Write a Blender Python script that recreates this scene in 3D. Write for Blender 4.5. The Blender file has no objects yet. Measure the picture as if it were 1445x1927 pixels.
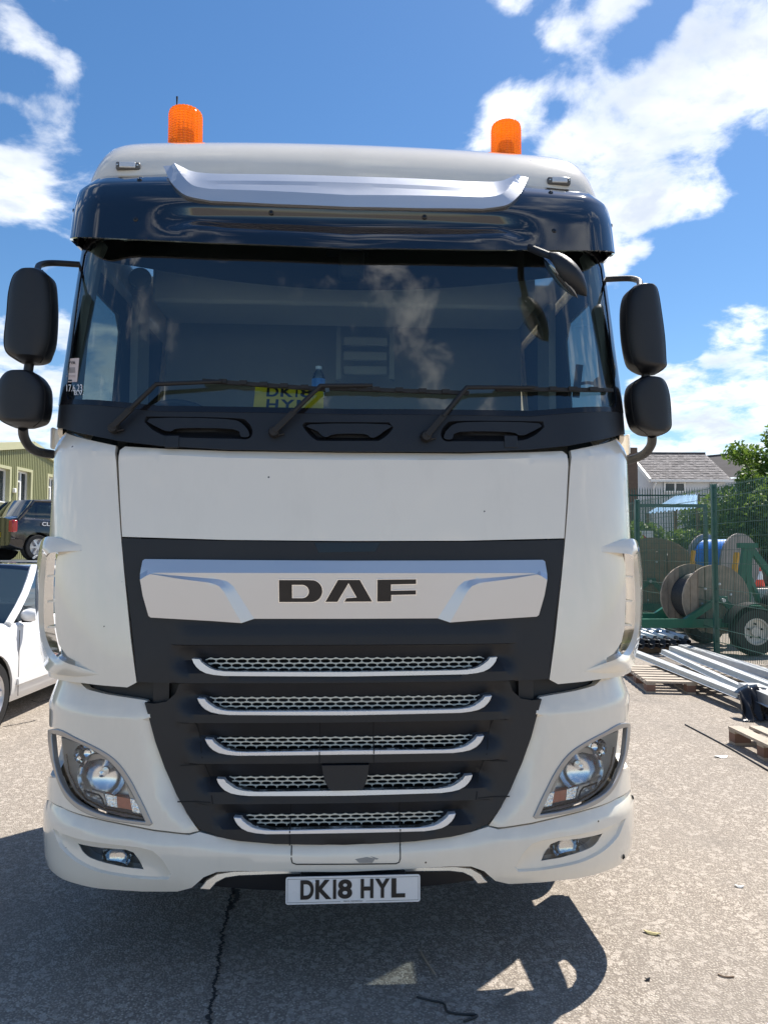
import bpy, bmesh, math, random
import numpy as np
from mathutils import Vector, Matrix
from mathutils.geometry import delaunay_2d_cdt
random.seed(7)
RAD = math.radians
SC = bpy.context.scene
COL = SC.collection

# ------------------------------------------------------------------ camera
CAMP = Vector((-0.021, -2.87, 1.64)); YAW, PITCH, ROLL, FPX = 0.0567, 0.0514, 0.0027, 1400.0
_cy, _sy, _cp, _sp = math.cos(YAW), math.sin(YAW), math.cos(PITCH), math.sin(PITCH)
CF = Vector((_sy*_cp, _cy*_cp, _sp)); _R0 = Vector((_cy, -_sy, 0)); _U0 = _R0.cross(CF)
CR = _R0*math.cos(ROLL) + _U0*math.sin(ROLL); CU = _U0*math.cos(ROLL) - _R0*math.sin(ROLL)
cd = bpy.data.cameras.new('camera'); cam = bpy.data.objects.new('camera', cd); COL.objects.link(cam)
cd.sensor_fit = 'VERTICAL'; cd.sensor_height = 24.0; cd.lens = 24.0*FPX/1927.0
cd.clip_start = 0.05; cd.clip_end = 3000
cam.matrix_world = Matrix(((CR.x, CU.x, -CF.x, CAMP.x), (CR.y, CU.y, -CF.y, CAMP.y), (CR.z, CU.z, -CF.z, CAMP.z), (0, 0, 0, 1)))
SC.camera = cam

def ray(u, v): return (CF + CR*((u-722.5)/FPX) - CU*((v-963.5)/FPX))
def aty(u, v, y): d = ray(u, v); return CAMP + d*((y-CAMP.y)/d.y)
def atx(u, v, x): d = ray(u, v); return CAMP + d*((x-CAMP.x)/d.x)
def atz(u, v, z=0.0): d = ray(u, v); return CAMP + d*((z-CAMP.z)/d.z)
def atd(u, v, dist):                       # point at a given depth along the (level) view axis
    d = ray(u, v); h = Vector((_sy, _cy, 0)); return CAMP + d*(dist/d.dot(h))
def camf(X, D, z=0.0): return Vector((CAMP.x + X*_cy + D*_sy, CAMP.y - X*_sy + D*_cy, z))

# ------------------------------------------------------------------ sky, sun, exposure
SUN_EL, SUN_AZ = math.atan2(1.0, math.hypot(.44, .44)), math.atan2(.44, .44)      # to the sun: behind the lorry, to the right
to_sun = Vector((math.sin(SUN_AZ)*math.cos(SUN_EL), math.cos(SUN_AZ)*math.cos(SUN_EL), math.sin(SUN_EL)))
W = bpy.data.worlds.new('World'); SC.world = W; W.use_nodes = True
nt = W.node_tree; nt.nodes.clear(); N = nt.nodes; L = nt.links
def nd(t, **k):
    n = N.new(t)
    for a, b in k.items(): setattr(n, a, b)
    return n
def mth(op, a, b=None, clamp=False):
    n = nd('ShaderNodeMath', operation=op, use_clamp=clamp)
    for i, x in enumerate((a, b)):
        if x is None: continue
        if isinstance(x, (int, float)): n.inputs[i].default_value = x
        else: L.new(x, n.inputs[i])
    return n.outputs[0]
tc = nd('ShaderNodeTexCoord')
sky = nd('ShaderNodeTexSky', sky_type='NISHITA', sun_disc=False, sun_elevation=SUN_EL, sun_rotation=SUN_AZ, altitude=50, air_density=1.0, dust_density=0.25, ozone_density=2.2)
sep = nd('ShaderNodeSeparateXYZ'); L.new(tc.outputs['Generated'], sep.inputs[0])
zc = mth('MAXIMUM', sep.outputs[2], 0.0)
den = mth('ADD', zc, 0.22)
cmb = nd('ShaderNodeCombineXYZ'); L.new(mth('DIVIDE', sep.outputs[0], den), cmb.inputs[0]); L.new(mth('DIVIDE', sep.outputs[1], den), cmb.inputs[1])
def noise(vec, scale, detail, rough, dist=0.0):
    n = nd('ShaderNodeTexNoise'); n.inputs['Scale'].default_value = scale; n.inputs['Detail'].default_value = detail
    n.inputs['Roughness'].default_value = rough; n.inputs['Distortion'].default_value = dist
    L.new(vec, n.inputs['Vector']); return n.outputs[0]
wv = nd('ShaderNodeTexNoise'); wv.inputs['Scale'].default_value = 2.6; wv.inputs['Detail'].default_value = 5; L.new(cmb.outputs[0], wv.inputs['Vector'])
wsub = nd('ShaderNodeVectorMath', operation='SUBTRACT'); L.new(wv.outputs['Color'], wsub.inputs[0]); wsub.inputs[1].default_value = (.5, .5, .5)
wsc = nd('ShaderNodeVectorMath', operation='SCALE'); L.new(wsub.outputs[0], wsc.inputs[0]); wsc.inputs['Scale'].default_value = .16
wadd = nd('ShaderNodeVectorMath', operation='ADD'); L.new(tc.outputs['Generated'], wadd.inputs[0]); L.new(wsc.outputs[0], wadd.inputs[1])
fine = noise(cmb.outputs[0], 4.6, 12, 0.60, 0.25)
low = noise(cmb.outputs[0], 0.9, 3, 0.5)
# cloud banks seen in the sky (and clear blue between them)
banks = [(1420,40,.07,1.),(1370,140,.07,1.),(1310,220,.07,1.),(1250,310,.075,1.1),(1180,360,.08,1.1),(1110,240,.06,.95),(1060,130,.045,.8),(1020,60,.03,.5),(1310,350,.05,.9),(1170,450,.06,.9),(1090,330,.06,.9),
         (950,220,.05,.85),(890,265,.05,.8),(1150,15,.035,.7),(1230,10,.03,.6),(920,20,.03,.55),(960,20,.025,.4),
         (80,215,.035,.8),(140,205,.03,.75),(115,285,.035,.8),(170,215,.02,.5),(40,390,.05,.9),(80,430,.035,.65),(70,90,.022,.7),(120,120,.022,.75),(170,145,.022,.75),(220,170,.02,.7),(370,25,.035,.65),(410,20,.03,.6),(150,20,.025,.5),(40,15,.035,.55),(330,60,.02,.35),
         (1400,640,.05,.95),(1350,670,.035,.8),(1270,740,.05,1.),(1320,760,.05,1.),(1440,770,.07,1.),(1300,830,.09,1.),(1200,800,.06,.9),(40,640,.07,1.),(90,800,.09,1.),(30,730,.09,1.),(200,700,.07,.9)]
clear = [(650,130,.20,.9),(1390,440,.10,.9),(1290,560,.08,.8),(330,240,.10,.8),(60,480,.05,.6),(760,260,.10,.8),(840,120,.07,.6),(1250,110,.06,.7),(1210,330,.018,.5),(40,560,.03,.3),(1190,560,.05,.5),(1020,250,.022,.5),(280,110,.05,.6),(50,150,.02,.55),(20,270,.03,.5),(210,270,.035,.6),(20,310,.015,.4),(500,100,.1,.6)]
tot = mth('ADD', mth('MULTIPLY', mth('SUBTRACT', low, 0.5), 1.7), mth('MULTIPLY', mth('MAXIMUM', mth('SUBTRACT', 0.20, zc), 0.0), 2.2))
for sgn, lst in ((1.0, banks), (-1.0, clear)):
    for u, v, r, w in lst:
        d = ray(u, v).normalized()
        vm = nd('ShaderNodeVectorMath', operation='DISTANCE'); L.new(wadd.outputs[0], vm.inputs[0]); vm.inputs[1].default_value = d
        mr = nd('ShaderNodeMapRange', interpolation_type='SMOOTHERSTEP'); L.new(vm.outputs['Value'], mr.inputs[0])
        mr.inputs[1].default_value = 0.0; mr.inputs[2].default_value = r*1.55; mr.inputs[3].default_value = w*sgn*0.62; mr.inputs[4].default_value = 0.0
        tot = mth('ADD', tot, mr.outputs[0])
tot = mth('MINIMUM', mth('MAXIMUM', tot, -0.5), 0.52)
dens = mth('ADD', mth('MULTIPLY', mth('SUBTRACT', fine, 0.5), 2.9), mth('SUBTRACT', tot, 0.20))
mr = nd('ShaderNodeMapRange', interpolation_type='SMOOTHSTEP'); L.new(dens, mr.inputs[0]); mr.inputs[1].default_value = -0.10; mr.inputs[2].default_value = 0.55
cover = mth('MULTIPLY', mr.outputs[0], mth('MULTIPLY', mth('MINIMUM', mth('MULTIPLY', zc, 30.0), 1.0), 0.97))
shade = noise(cmb.outputs[0], 3.2, 5, 0.55)
sm = nd('ShaderNodeMapRange', interpolation_type='SMOOTHSTEP'); L.new(mth('ADD', mth('MULTIPLY', dens, 0.45), mth('MULTIPLY', shade, 0.9)), sm.inputs[0]); sm.inputs[1].default_value = 0.40; sm.inputs[2].default_value = 0.85
cmix = nd('ShaderNodeMix', data_type='RGBA'); L.new(sm.outputs[0], cmix.inputs['Factor'])
cmix.inputs['A'].default_value = (1.0, 1.0, 1.0, 1); cmix.inputs['B'].default_value = (0.50, 0.55, 0.63, 1)
hs = nd('ShaderNodeHueSaturation'); hs.inputs['Saturation'].default_value = 1.24; L.new(sky.outputs[0], hs.inputs['Color'])
bg1 = nd('ShaderNodeBackground'); L.new(hs.outputs[0], bg1.inputs[0]); bg1.inputs[1].default_value = 0.084
bg2 = nd('ShaderNodeBackground'); L.new(cmix.outputs['Result'], bg2.inputs[0]); bg2.inputs[1].default_value = 0.92
mx = nd('ShaderNodeMixShader'); L.new(cover, mx.inputs[0]); L.new(bg1.outputs[0], mx.inputs[1]); L.new(bg2.outputs[0], mx.inputs[2])
wo = nd('ShaderNodeOutputWorld'); L.new(mx.outputs[0], wo.inputs[0])

sl = bpy.data.lights.new('sun', 'SUN'); sl.energy = 5.0; sl.angle = RAD(0.53); sl.color = (1.0, 0.94, 0.85)
sun = bpy.data.objects.new('sun', sl); COL.objects.link(sun); sun.rotation_euler = to_sun.to_track_quat('Z', 'Y').to_euler()
vs = SC.view_settings; vs.view_transform = 'Standard'; vs.look = 'None'; vs.gamma = 1.0; vs.exposure = 0.78; vs.use_curve_mapping = False

# ------------------------------------------------------------------ materials
def M(name, col, rough=0.5, metal=0.0, var=0.06, vs_=6.0, bump=0.0, bs=150.0, coat=0.0, spec=0.5, rvar=0.08, dirt=None, trans=0.0, emit=None, island=0.0, specks=False):
    m = bpy.data.materials.new(name); m.use_nodes = True; t = m.node_tree; b = t.nodes['Principled BSDF']
    tcn = t.nodes.new('ShaderNodeTexCoord')
    nz = t.nodes.new('ShaderNodeTexNoise'); nz.inputs['Scale'].default_value = vs_; nz.inputs['Detail'].default_value = 6; t.links.new(tcn.outputs['Object'], nz.inputs['Vector'])
    rp = t.nodes.new('ShaderNodeMix'); rp.data_type = 'RGBA'; t.links.new(nz.outputs[0], rp.inputs['Factor'])
    rp.inputs['A'].default_value = tuple(max(0, c*(1-var)) for c in col)+(1,); rp.inputs['B'].default_value = tuple(min(1, c*(1+var)) for c in col)+(1,)
    out = rp.outputs['Result']
    if island:
        g = t.nodes.new('ShaderNodeNewGeometry'); mm = t.nodes.new('ShaderNodeMapRange'); t.links.new(g.outputs['Random Per Island'], mm.inputs[0])
        mm.inputs[3].default_value = 1-island; mm.inputs[4].default_value = 1+island
        h = t.nodes.new('ShaderNodeHueSaturation'); t.links.new(out, h.inputs['Color']); t.links.new(mm.outputs[0], h.inputs['Value']); out = h.outputs[0]
    if dirt:
        dn = t.nodes.new('ShaderNodeTexNoise'); dn.inputs['Scale'].default_value = dirt[1]; dn.inputs['Detail'].default_value = 8; dn.inputs['Roughness'].default_value = .7
        mp = t.nodes.new('ShaderNodeMapping'); mp.inputs['Scale'].default_value = dirt[3] if len(dirt) > 3 else (1, 1, 1); t.links.new(tcn.outputs['Object'], mp.inputs[0]); t.links.new(mp.outputs[0], dn.inputs['Vector'])
        mr_ = t.nodes.new('ShaderNodeMapRange'); t.links.new(dn.outputs[0], mr_.inputs[0]); mr_.inputs[1].default_value = .48; mr_.inputs[2].default_value = .8; mr_.inputs[4].default_value = dirt[2]
        dm = t.nodes.new('ShaderNodeMix'); dm.data_type = 'RGBA'; t.links.new(mr_.outputs[0], dm.inputs['Factor']); t.links.new(out, dm.inputs['A']); dm.inputs['B'].default_value = tuple(dirt[0])+(1,); out = dm.outputs['Result']
    if specks:
        sn = t.nodes.new('ShaderNodeTexVoronoi'); sn.inputs['Scale'].default_value = 16.; t.links.new(tcn.outputs['Object'], sn.inputs['Vector'])
        sc_ = t.nodes.new('ShaderNodeSeparateColor'); t.links.new(sn.outputs['Color'], sc_.inputs[0])
        th = t.nodes.new('ShaderNodeMath'); th.operation = 'MULTIPLY'; th.inputs[1].default_value = .075; t.links.new(sc_.outputs[1], th.inputs[0])
        lt = t.nodes.new('ShaderNodeMath'); lt.operation = 'LESS_THAN'; t.links.new(sn.outputs['Distance'], lt.inputs[0]); t.links.new(th.outputs[0], lt.inputs[1])
        g2 = t.nodes.new('ShaderNodeMath'); g2.operation = 'GREATER_THAN'; g2.inputs[1].default_value = .80; t.links.new(sc_.outputs[0], g2.inputs[0])
        mm_ = t.nodes.new('ShaderNodeMath'); mm_.operation = 'MULTIPLY'; t.links.new(lt.outputs[0], mm_.inputs[0]); t.links.new(g2.outputs[0], mm_.inputs[1])
        sx = t.nodes.new('ShaderNodeMix'); sx.data_type = 'RGBA'; t.links.new(mm_.outputs[0], sx.inputs['Factor']); t.links.new(out, sx.inputs['A']); sx.inputs['B'].default_value = (.10, .08, .06, 1); out = sx.outputs['Result']
    t.links.new(out, b.inputs['Base Color'])
    b.inputs['Metallic'].default_value = metal; b.inputs['Specular IOR Level'].default_value = spec; b.inputs['Coat Weight'].default_value = coat; b.inputs['Coat Roughness'].default_value = .03
    b.inputs['Transmission Weight'].default_value = trans
    rr = t.nodes.new('ShaderNodeMapRange'); t.links.new(nz.outputs[0], rr.inputs[0]); rr.inputs[3].default_value = max(.01, rough-rvar*.5); rr.inputs[4].default_value = rough+rvar*.5
    t.links.new(rr.outputs[0], b.inputs['Roughness'])
    if emit: b.inputs['Emission Color'].default_value = tuple(emit[0])+(1,); b.inputs['Emission Strength'].default_value = emit[1]
    if bump:
        bn = t.nodes.new('ShaderNodeTexNoise'); bn.inputs['Scale'].default_value = bs; bn.inputs['Detail'].default_value = 4; t.links.new(tcn.outputs['Object'], bn.inputs['Vector'])
        bp = t.nodes.new('ShaderNodeBump'); bp.inputs['Strength'].default_value = bump; bp.inputs['Distance'].default_value = .004; t.links.new(bn.outputs[0], bp.inputs['Height']); t.links.new(bp.outputs[0], b.inputs['Normal'])
    return m
def Mglass(name, tint, rough=0.0, ior=1.5, boost=1.0, base=0.0):
    m = bpy.data.materials.new(name); m.use_nodes = True; t = m.node_tree; t.nodes.clear()
    tr = t.nodes.new('ShaderNodeBsdfTransparent'); tr.inputs[0].default_value = tuple(tint)+(1,)
    gl = t.nodes.new('ShaderNodeBsdfGlossy'); gl.inputs['Roughness'].default_value = rough
    fr = t.nodes.new('ShaderNodeFresnel'); fr.inputs[0].default_value = ior
    mu = t.nodes.new('ShaderNodeMath'); mu.operation = 'MULTIPLY'; mu.inputs[1].default_value = boost; mu.use_clamp = True; t.links.new(fr.outputs[0], mu.inputs[0])
    ad = t.nodes.new('ShaderNodeMath'); ad.operation = 'ADD'; ad.inputs[1].default_value = base; ad.use_clamp = True; t.links.new(mu.outputs[0], ad.inputs[0])
    mix = t.nodes.new('ShaderNodeMixShader'); t.links.new(ad.outputs[0], mix.inputs[0]); t.links.new(tr.outputs[0], mix.inputs[1]); t.links.new(gl.outputs[0], mix.inputs[2])
    o = t.nodes.new('ShaderNodeOutputMaterial'); t.links.new(mix.outputs[0], o.inputs[0]); return m

WHITE = M('white_paint', (.87, .80, .68), .16, var=.02, coat=1.0, dirt=((.50, .44, .34), 3.0, .22, (1, 1, .30)), rvar=.08, specks=True, bump=.05, bs=3.0)
WHITE2 = M('white_car_paint', (.80, .80, .80), .2, var=.01, coat=.6)
NAVY = M('visor_navy', (.006, .010, .018), .06, var=.2, coat=1.0, rvar=.03)
BLACKP = M('black_plastic', (.0095, .0105, .0135), .44, var=.12, bump=.2, bs=700, dirt=((.05, .05, .05), 4.0, .12))
BLACKG = M('black_gloss', (.010, .010, .012), .12, var=.1)
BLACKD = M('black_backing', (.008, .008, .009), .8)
RUBBER = M('rubber', (.010, .010, .011), .62, bump=.2, bs=300)
SILVER = M('silver_paint', (.66, .67, .69), .34, metal=.75, var=.02, bump=.05, bs=900)
SILVERB = M('bar_silver', (.75, .77, .80), .28, metal=.55, var=.02)
CHROME = M('chrome', (.86, .87, .88), .06, metal=1.0, var=.01, rvar=.03)
BRUSH = M('brushed_steel', (.60, .60, .60), .27, metal=1.0, var=.08, vs_=30)
BEZEL = M('bezel_silver', (.40, .385, .37), .32, metal=.6, var=.03)
DCHROME = M('dark_chrome', (.022, .022, .024), .10, metal=.3, var=.3, vs_=20)
MESHM = M('mesh_paint', (.66, .66, .58), .4, metal=.2, var=.08)
PLATEW = M('plate_white', (.78, .78, .77), .28, var=.02)
PLATEY = M('plate_yellow', (.80, .62, .03), .35, var=.03)
INK = M('ink_black', (.012, .012, .013), .4)
GLASS = Mglass('windscreen_glass', (.82, .92, .89), boost=1.1, base=.085)
SGLASS = Mglass('side_glass', (.78, .95, .98), boost=.8)
CGLASS = Mglass('car_glass', (.16, .20, .22), boost=2.2)
LENS = Mglass('clear_lens', (.95, .96, .97), boost=1.3)
INTG = M("cab_trim_grey", (.27, .29, .28), .75, var=.06)
INTL = M('cab_lining', (.42, .43, .41), .8, var=.05)
INTD = M('cab_dark', (.03, .032, .034), .7)
ORANGE = bpy.data.materials.new('beacon_orange'); ORANGE.use_nodes = True
_b = ORANGE.node_tree.nodes['Principled BSDF']; _b.inputs['Base Color'].default_value = (1.0, .27, .004, 1); _b.inputs['Roughness'].default_value = .12; _b.inputs['Transmission Weight'].default_value = .0; _b.inputs['Coat Weight'].default_value = .5
_t = ORANGE.node_tree; _tl = _t.nodes.new('ShaderNodeBsdfTranslucent'); _tl.inputs[0].default_value = (1, .40, .01, 1)
_nz = _t.nodes.new('ShaderNodeTexNoise'); _nz.inputs['Scale'].default_value = 30
_mx = _t.nodes.new('ShaderNodeMixShader'); _mx.inputs[0].default_value = .5; _t.links.new(_b.outputs[0], _mx.inputs[1]); _t.links.new(_tl.outputs[0], _mx.inputs[2])
_tp = _t.nodes.new('ShaderNodeBsdfTransparent'); _tp.inputs[0].default_value = (1, .48, .02, 1)
_m2 = _t.nodes.new('ShaderNodeMixShader'); _m2.inputs[0].default_value = .30; _t.links.new(_mx.outputs[0], _m2.inputs[1]); _t.links.new(_tp.outputs[0], _m2.inputs[2])
_t.links.new(_m2.outputs[0], _t.nodes['Material Output'].inputs[0])
ORANGE_CORE = M('beacon_core', (.30, .04, .005), .3, var=.2, vs_=40)
AMBER = M('amber_lens', (.62, .17, .10), .15, var=.2, vs_=60, coat=.6)
CRYST = M('crystal_reflector', (.92, .93, .92), .10, metal=.9, var=.1, vs_=80, bump=.9, bs=110)

# ------------------------------------------------------------------ object helpers
def link(o, parent=None):
    COL.objects.link(o)
    if parent is not None:
        o.parent = parent
        w = parent.matrix_basis.copy(); p = parent.parent
        inv = parent.get('_w', None)
        o.matrix_parent_inverse = wmat(parent).inverted() if o.get('_world') else Matrix.Identity(4)
    return o
WM = {}
def wmat(o): return WM.get(o.name, Matrix.Identity(4))
def mesh_obj(name, verts, faces, mat, parent=None, sharp=30, world=True, bevel=0.0, kind=None):
    me = bpy.data.meshes.new(name); me.from_pydata([tuple(v) for v in verts], [], faces); me.validate(); me.update()
    if sharp is not None:
        me.polygons.foreach_set('use_smooth', [True]*len(me.polygons)); me.set_sharp_from_angle(angle=RAD(sharp))
    me.materials.append(mat)
    return put(name, me, parent, world, bevel, kind)
def put(name, me, parent=None, world=True, bevel=0.0, kind=None):
    o = bpy.data.objects.new(name, me); COL.objects.link(o)
    if parent is not None:
        o.parent = parent
        if world: o.matrix_parent_inverse = wmat(parent).inverted(); WM[o.name] = Matrix.Identity(4)
        else: WM[o.name] = wmat(parent).copy()
    if bevel:
        b = o.modifiers.new('bevel', 'BEVEL'); b.width = bevel; b.segments = 2; b.limit_method = 'ANGLE'; b.angle_limit = RAD(40); b.harden_normals = False
    if kind: o['kind'] = kind
    return o
def tag(o, label, cat, group=None):
    o['label'] = label; o['category'] = cat
    if group: o['group'] = group
    return o
def empty(name, loc, rz=0.0, label=None, cat=None, group=None):
    o = bpy.data.objects.new(name, None); o.empty_display_size = .2; COL.objects.link(o); o.location = loc; o.rotation_euler = (0, 0, rz)
    WM[o.name] = Matrix.Translation(Vector(loc)) @ Matrix.Rotation(rz, 4, 'Z')
    if label: tag(o, label, cat, group)
    return o
def struct(o): o['kind'] = 'structure'; return o
class MB:
    def __init__(s): s.v = []; s.f = []
    def add(s, vs, fs):
        k = len(s.v); s.v += [tuple(v) for v in vs]; s.f += [tuple(i+k for i in f) for f in fs]; return s
    def box(s, a, b, rot=None, org=None):
        vs = [(x, y, z) for x in (a[0], b[0]) for y in (a[1], b[1]) for z in (a[2], b[2])]
        if rot is not None: o = Vector(org if org is not None else (0, 0, 0)); vs = [rot @ (Vector(v)-o)+o for v in vs]
        return s.add(vs, [(0, 1, 3, 2), (4, 6, 7, 5), (0, 4, 5, 1), (2, 3, 7, 6), (0, 2, 6, 4), (1, 5, 7, 3)])
    def beam(s, p, q, w, h=None, up=(0, 0, 1)):
        p = Vector(p); q = Vector(q); h = h or w; d = (q-p).normalized(); u = Vector(up)
        if abs(d.dot(u)) > .98: u = Vector((1, 0, 0))
        r = d.cross(u).normalized()*(w/2); u = r.cross(d).normalized()*(h/2)
        vs = [c+a*r+b*u for c in (p, q) for a, b in ((-1, -1), (1, -1), (1, 1), (-1, 1))]
        return s.add(vs, [(3, 2, 1, 0), (4, 5, 6, 7), (0, 1, 5, 4), (1, 2, 6, 5), (2, 3, 7, 6), (3, 0, 4, 7)])
    def tube(s, pts, rad, n=8, caps=True, flat=None):
        pts = [Vector(p) for p in pts]; rs = rad if isinstance(rad, (list, tuple)) else [rad]*len(pts); vs = []; prev = None
        for i, p in enumerate(pts):
            d = (pts[min(i+1, len(pts)-1)]-pts[max(i-1, 0)]).normalized()
            if prev is None: prev = d.orthogonal().normalized()
            a = (prev-d*prev.dot(d)).normalized(); b = d.cross(a); prev = a
            for k in range(n):
                t = 2*math.pi*k/n; o = a*math.cos(t)*rs[i]+b*math.sin(t)*rs[i]
                if flat: o = Vector((o.x*flat[0], o.y*flat[1], o.z*flat[2]))
                vs.append(p+o)
        fs = [(i*n+k, i*n+(k+1) % n, (i+1)*n+(k+1) % n, (i+1)*n+k) for i in range(len(pts)-1) for k in range(n)]
        if caps: fs += [tuple(range(n-1, -1, -1)), tuple((len(pts)-1)*n+k for k in range(n))]
        return s.add(vs, fs)
    def lathe(s, prof, c=(0, 0, 0), ax='Z', n=32):           # prof: (radius, height)
        vs = []; fs = []
        for r, h in prof:
            for k in range(n):
                t = 2*math.pi*k/n; a, b = r*math.cos(t), r*math.sin(t)
                vs.append((c[0]+a, c[1]+b, c[2]+h) if ax == 'Z' else (c[0]+a, c[1]+h, c[2]+b) if ax == 'Y' else (c[0]+h, c[1]+a, c[2]+b))
        for i in range(len(prof)-1):
            for k in range(n): fs.append((i*n+k, i*n+(k+1) % n, (i+1)*n+(k+1) % n, (i+1)*n+k))
        return s.add(vs, fs)
    def grid(s, rows, close=False):
        n = len(rows[0]); vs = [p for r in rows for p in r]; fs = []
        for i in range(len(rows)-1):
            for k in range(n if close else n-1): fs.append((i*n+k, i*n+(k+1) % n, (i+1)*n+(k+1) % n, (i+1)*n+k))
        return s.add(vs, fs)
    def prism(s, poly, a, b):                                  # polygon of 3-D points, moved by vectors a and b
        n = len(poly); a = Vector(a); b = Vector(b); vs = [Vector(p)+a for p in poly]+[Vector(p)+b for p in poly]
        return s.add(vs, [tuple(range(n-1, -1, -1)), tuple(range(n, 2*n))]+[(i, (i+1) % n, n+(i+1) % n, n+i) for i in range(n)])
    def build(s, name, mat, parent=None, sharp=30, world=True, bevel=0.0, kind=None):
        o = mesh_obj(name, s.v, s.f, mat, parent, None, world, bevel, kind); me = o.data
        bm = bmesh.new(); bm.from_mesh(me); bmesh.ops.recalc_face_normals(bm, faces=bm.faces); bm.to_mesh(me); bm.free()
        if sharp is not None:
            me.polygons.foreach_set('use_smooth', [True]*len(me.polygons)); me.set_sharp_from_angle(angle=RAD(sharp))
        return o
def copy_tree(o, parent=None, loc=None, rz=None):
    c = o.copy(); COL.objects.link(c)
    if parent is not None: c.parent = parent
    if loc is not None: c.location = loc
    if rz is not None: c.rotation_euler = (0, 0, rz)
    for ch in o.children: copy_tree(ch, c)
    return c
def smooth_path(pts, n=8, closed=False):
    P = [Vector(p) for p in pts]; out = []; m = len(P)
    for i in range(m if closed else m-1):
        p0 = P[(i-1) % m] if closed or i > 0 else P[i]; p1 = P[i]; p2 = P[(i+1) % m]; p3 = P[(i+2) % m] if closed or i+2 < m else p2
        for k in range(n):
            t = k/n; out.append(.5*((2*p1)+(p2-p0)*t+(2*p0-5*p1+4*p2-p3)*t*t+(3*p1-p0-3*p2+p3)*t**3))
    if not closed: out.append(P[-1])
    return out

# ------------------------------------------------------------------ the cab's skin: a wrapped surface (s along the girth, z up)
def table(zs, ys, sm=.05):
    g = np.linspace(-.5, 4.5, 1001); y = np.interp(g, zs, ys); k = np.exp(-.5*(np.arange(-60, 61)*.005/sm)**2); k /= k.sum()
    y = np.convolve(np.pad(y, 60, mode='edge'), k, 'valid'); return lambda z: float(np.interp(z, g, y))
class Surf:
    def __init__(s, prof, Wf, a, R=.34, Ry=.32): s.prof, s.W, s.a, s.R, s.Ry = prof, Wf, a, R, (Ry if callable(Ry) else (lambda z: Ry)); s.Ls = .33*math.pi/2
    def S(s, x, z):
        W_ = s.W(z); ax = abs(x); y = s.prof(z)+s.a(z)*x*x; t = (ax-(W_-s.R))/s.R
        if t > 0: y += 9 if t >= 1 else s.Ry(z)*(1-math.sqrt(1-t*t))
        return y
    def pt(s, q, z, off=0.0):
        W_ = s.W(z); s0 = W_-s.R; aq = abs(q); sg = 1 if q >= 0 else -1
        if aq <= s0: x, dy, th = aq, 0, 0
        elif aq <= s0+s.Ls: th = (aq-s0)/s.Ls*math.pi/2; x, dy = s0+s.R*math.sin(th), s.Ry(z)*(1-math.cos(th))
        else: th = math.pi/2; x, dy = W_, s.Ry(z)+(aq-s0-s.Ls)
        y = s.prof(z)+s.a(z)*x*x+dy
        return Vector((sg*(x+off*math.sin(th)), y-off*math.cos(th), z))
    def hit(s, u, v, off=0.0):
        d = ray(u, v); d = d/d.y; y = -.4; ok = False
        while y < 1.3:
            p = CAMP+d*(y-CAMP.y)
            if y >= s.S(p.x, p.z)-off: ok = True; break
            y += .01
        lo, hi = y-.01, y
        for _ in range(14):
            m = (lo+hi)/2; p = CAMP+d*(m-CAMP.y)
            if m >= s.S(p.x, p.z)-off: hi = m
            else: lo = m
        p = CAMP+d*(hi-CAMP.y); z = p.z; s0 = s.W(z)-s.R; ax = abs(p.x)
        if not ok: p = CAMP+d*(.42-CAMP.y); z = p.z; return (math.copysign(s.W(z)-s.R+s.Ls*.8, p.x), z)
        q = ax if ax <= s0 else s0+s.Ls*math.asin(min(1, (ax-s0)/s.R))/(math.pi/2)
        return (math.copysign(q, p.x), z)
    def side(s, z, extra=0.0): return s.W(z)-s.R+s.Ls+extra
SM = Surf(table([0, .25, .34, .5, .62, .75, 1.2, 1.7, 2.05, 2.2, 2.55, 2.9, 3.4], [.10, .06, .02, 0, .01, .03, .05, .09, .125, .15, .21, .27, .38], .03),
          table([0, .3, .6, 1.0, 1.3, 1.9, 2.15, 2.3, 2.9, 3.2], [1.19, 1.215, 1.228, 1.236, 1.262, 1.268, 1.272, 1.272, 1.235, 1.22], .04),
          table([.5, 1.7, 2.2, 3], [.05, .05, .06, .06]), .34, table([.9, 1.3, 2.2, 2.9], [.32, .29, .26, .25]))
SV = Surf(table([2.6, 2.9, 3.15, 3.3, 3.6], [.19, .20, .26, .34, .55], .03), lambda z: 1.226, lambda z: .055, .17, .14)
def P(pts, surf=SM, off=0.0): return [surf.hit(u, v, off) for u, v in pts]
def C0(v, surf=SM, off=0.0):                                   # the centre line at picture height v
    z = surf.hit(648, v, off)[1]; return (0.0, z)
def sym(pts):                                                  # closed outline from a left half that starts and ends on the centre line
    return pts+[(-a, b) for a, b in reversed(pts) if abs(a) > 1e-6]
def mir(pts): return [(-a, b) for a, b in pts]
def pip(X, Y, poly):
    r = np.zeros(len(X), bool); n = len(poly)
    for i in range(n):
        x1, y1 = poly[i]; x2, y2 = poly[(i+1) % n]
        if y1 == y2: continue
        c = ((y1 > Y) != (y2 > Y)) & (X < (x2-x1)*(Y-y1)/(y2-y1)+x1); r ^= c
    return r
def segdist(X, Y, a, b):
    dx, dy = b[0]-a[0], b[1]-a[1]; l2 = dx*dx+dy*dy+1e-12; t = np.clip(((X-a[0])*dx+(Y-a[1])*dy)/l2, 0, 1)
    return np.hypot(X-a[0]-t*dx, Y-a[1]-t*dy)
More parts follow.
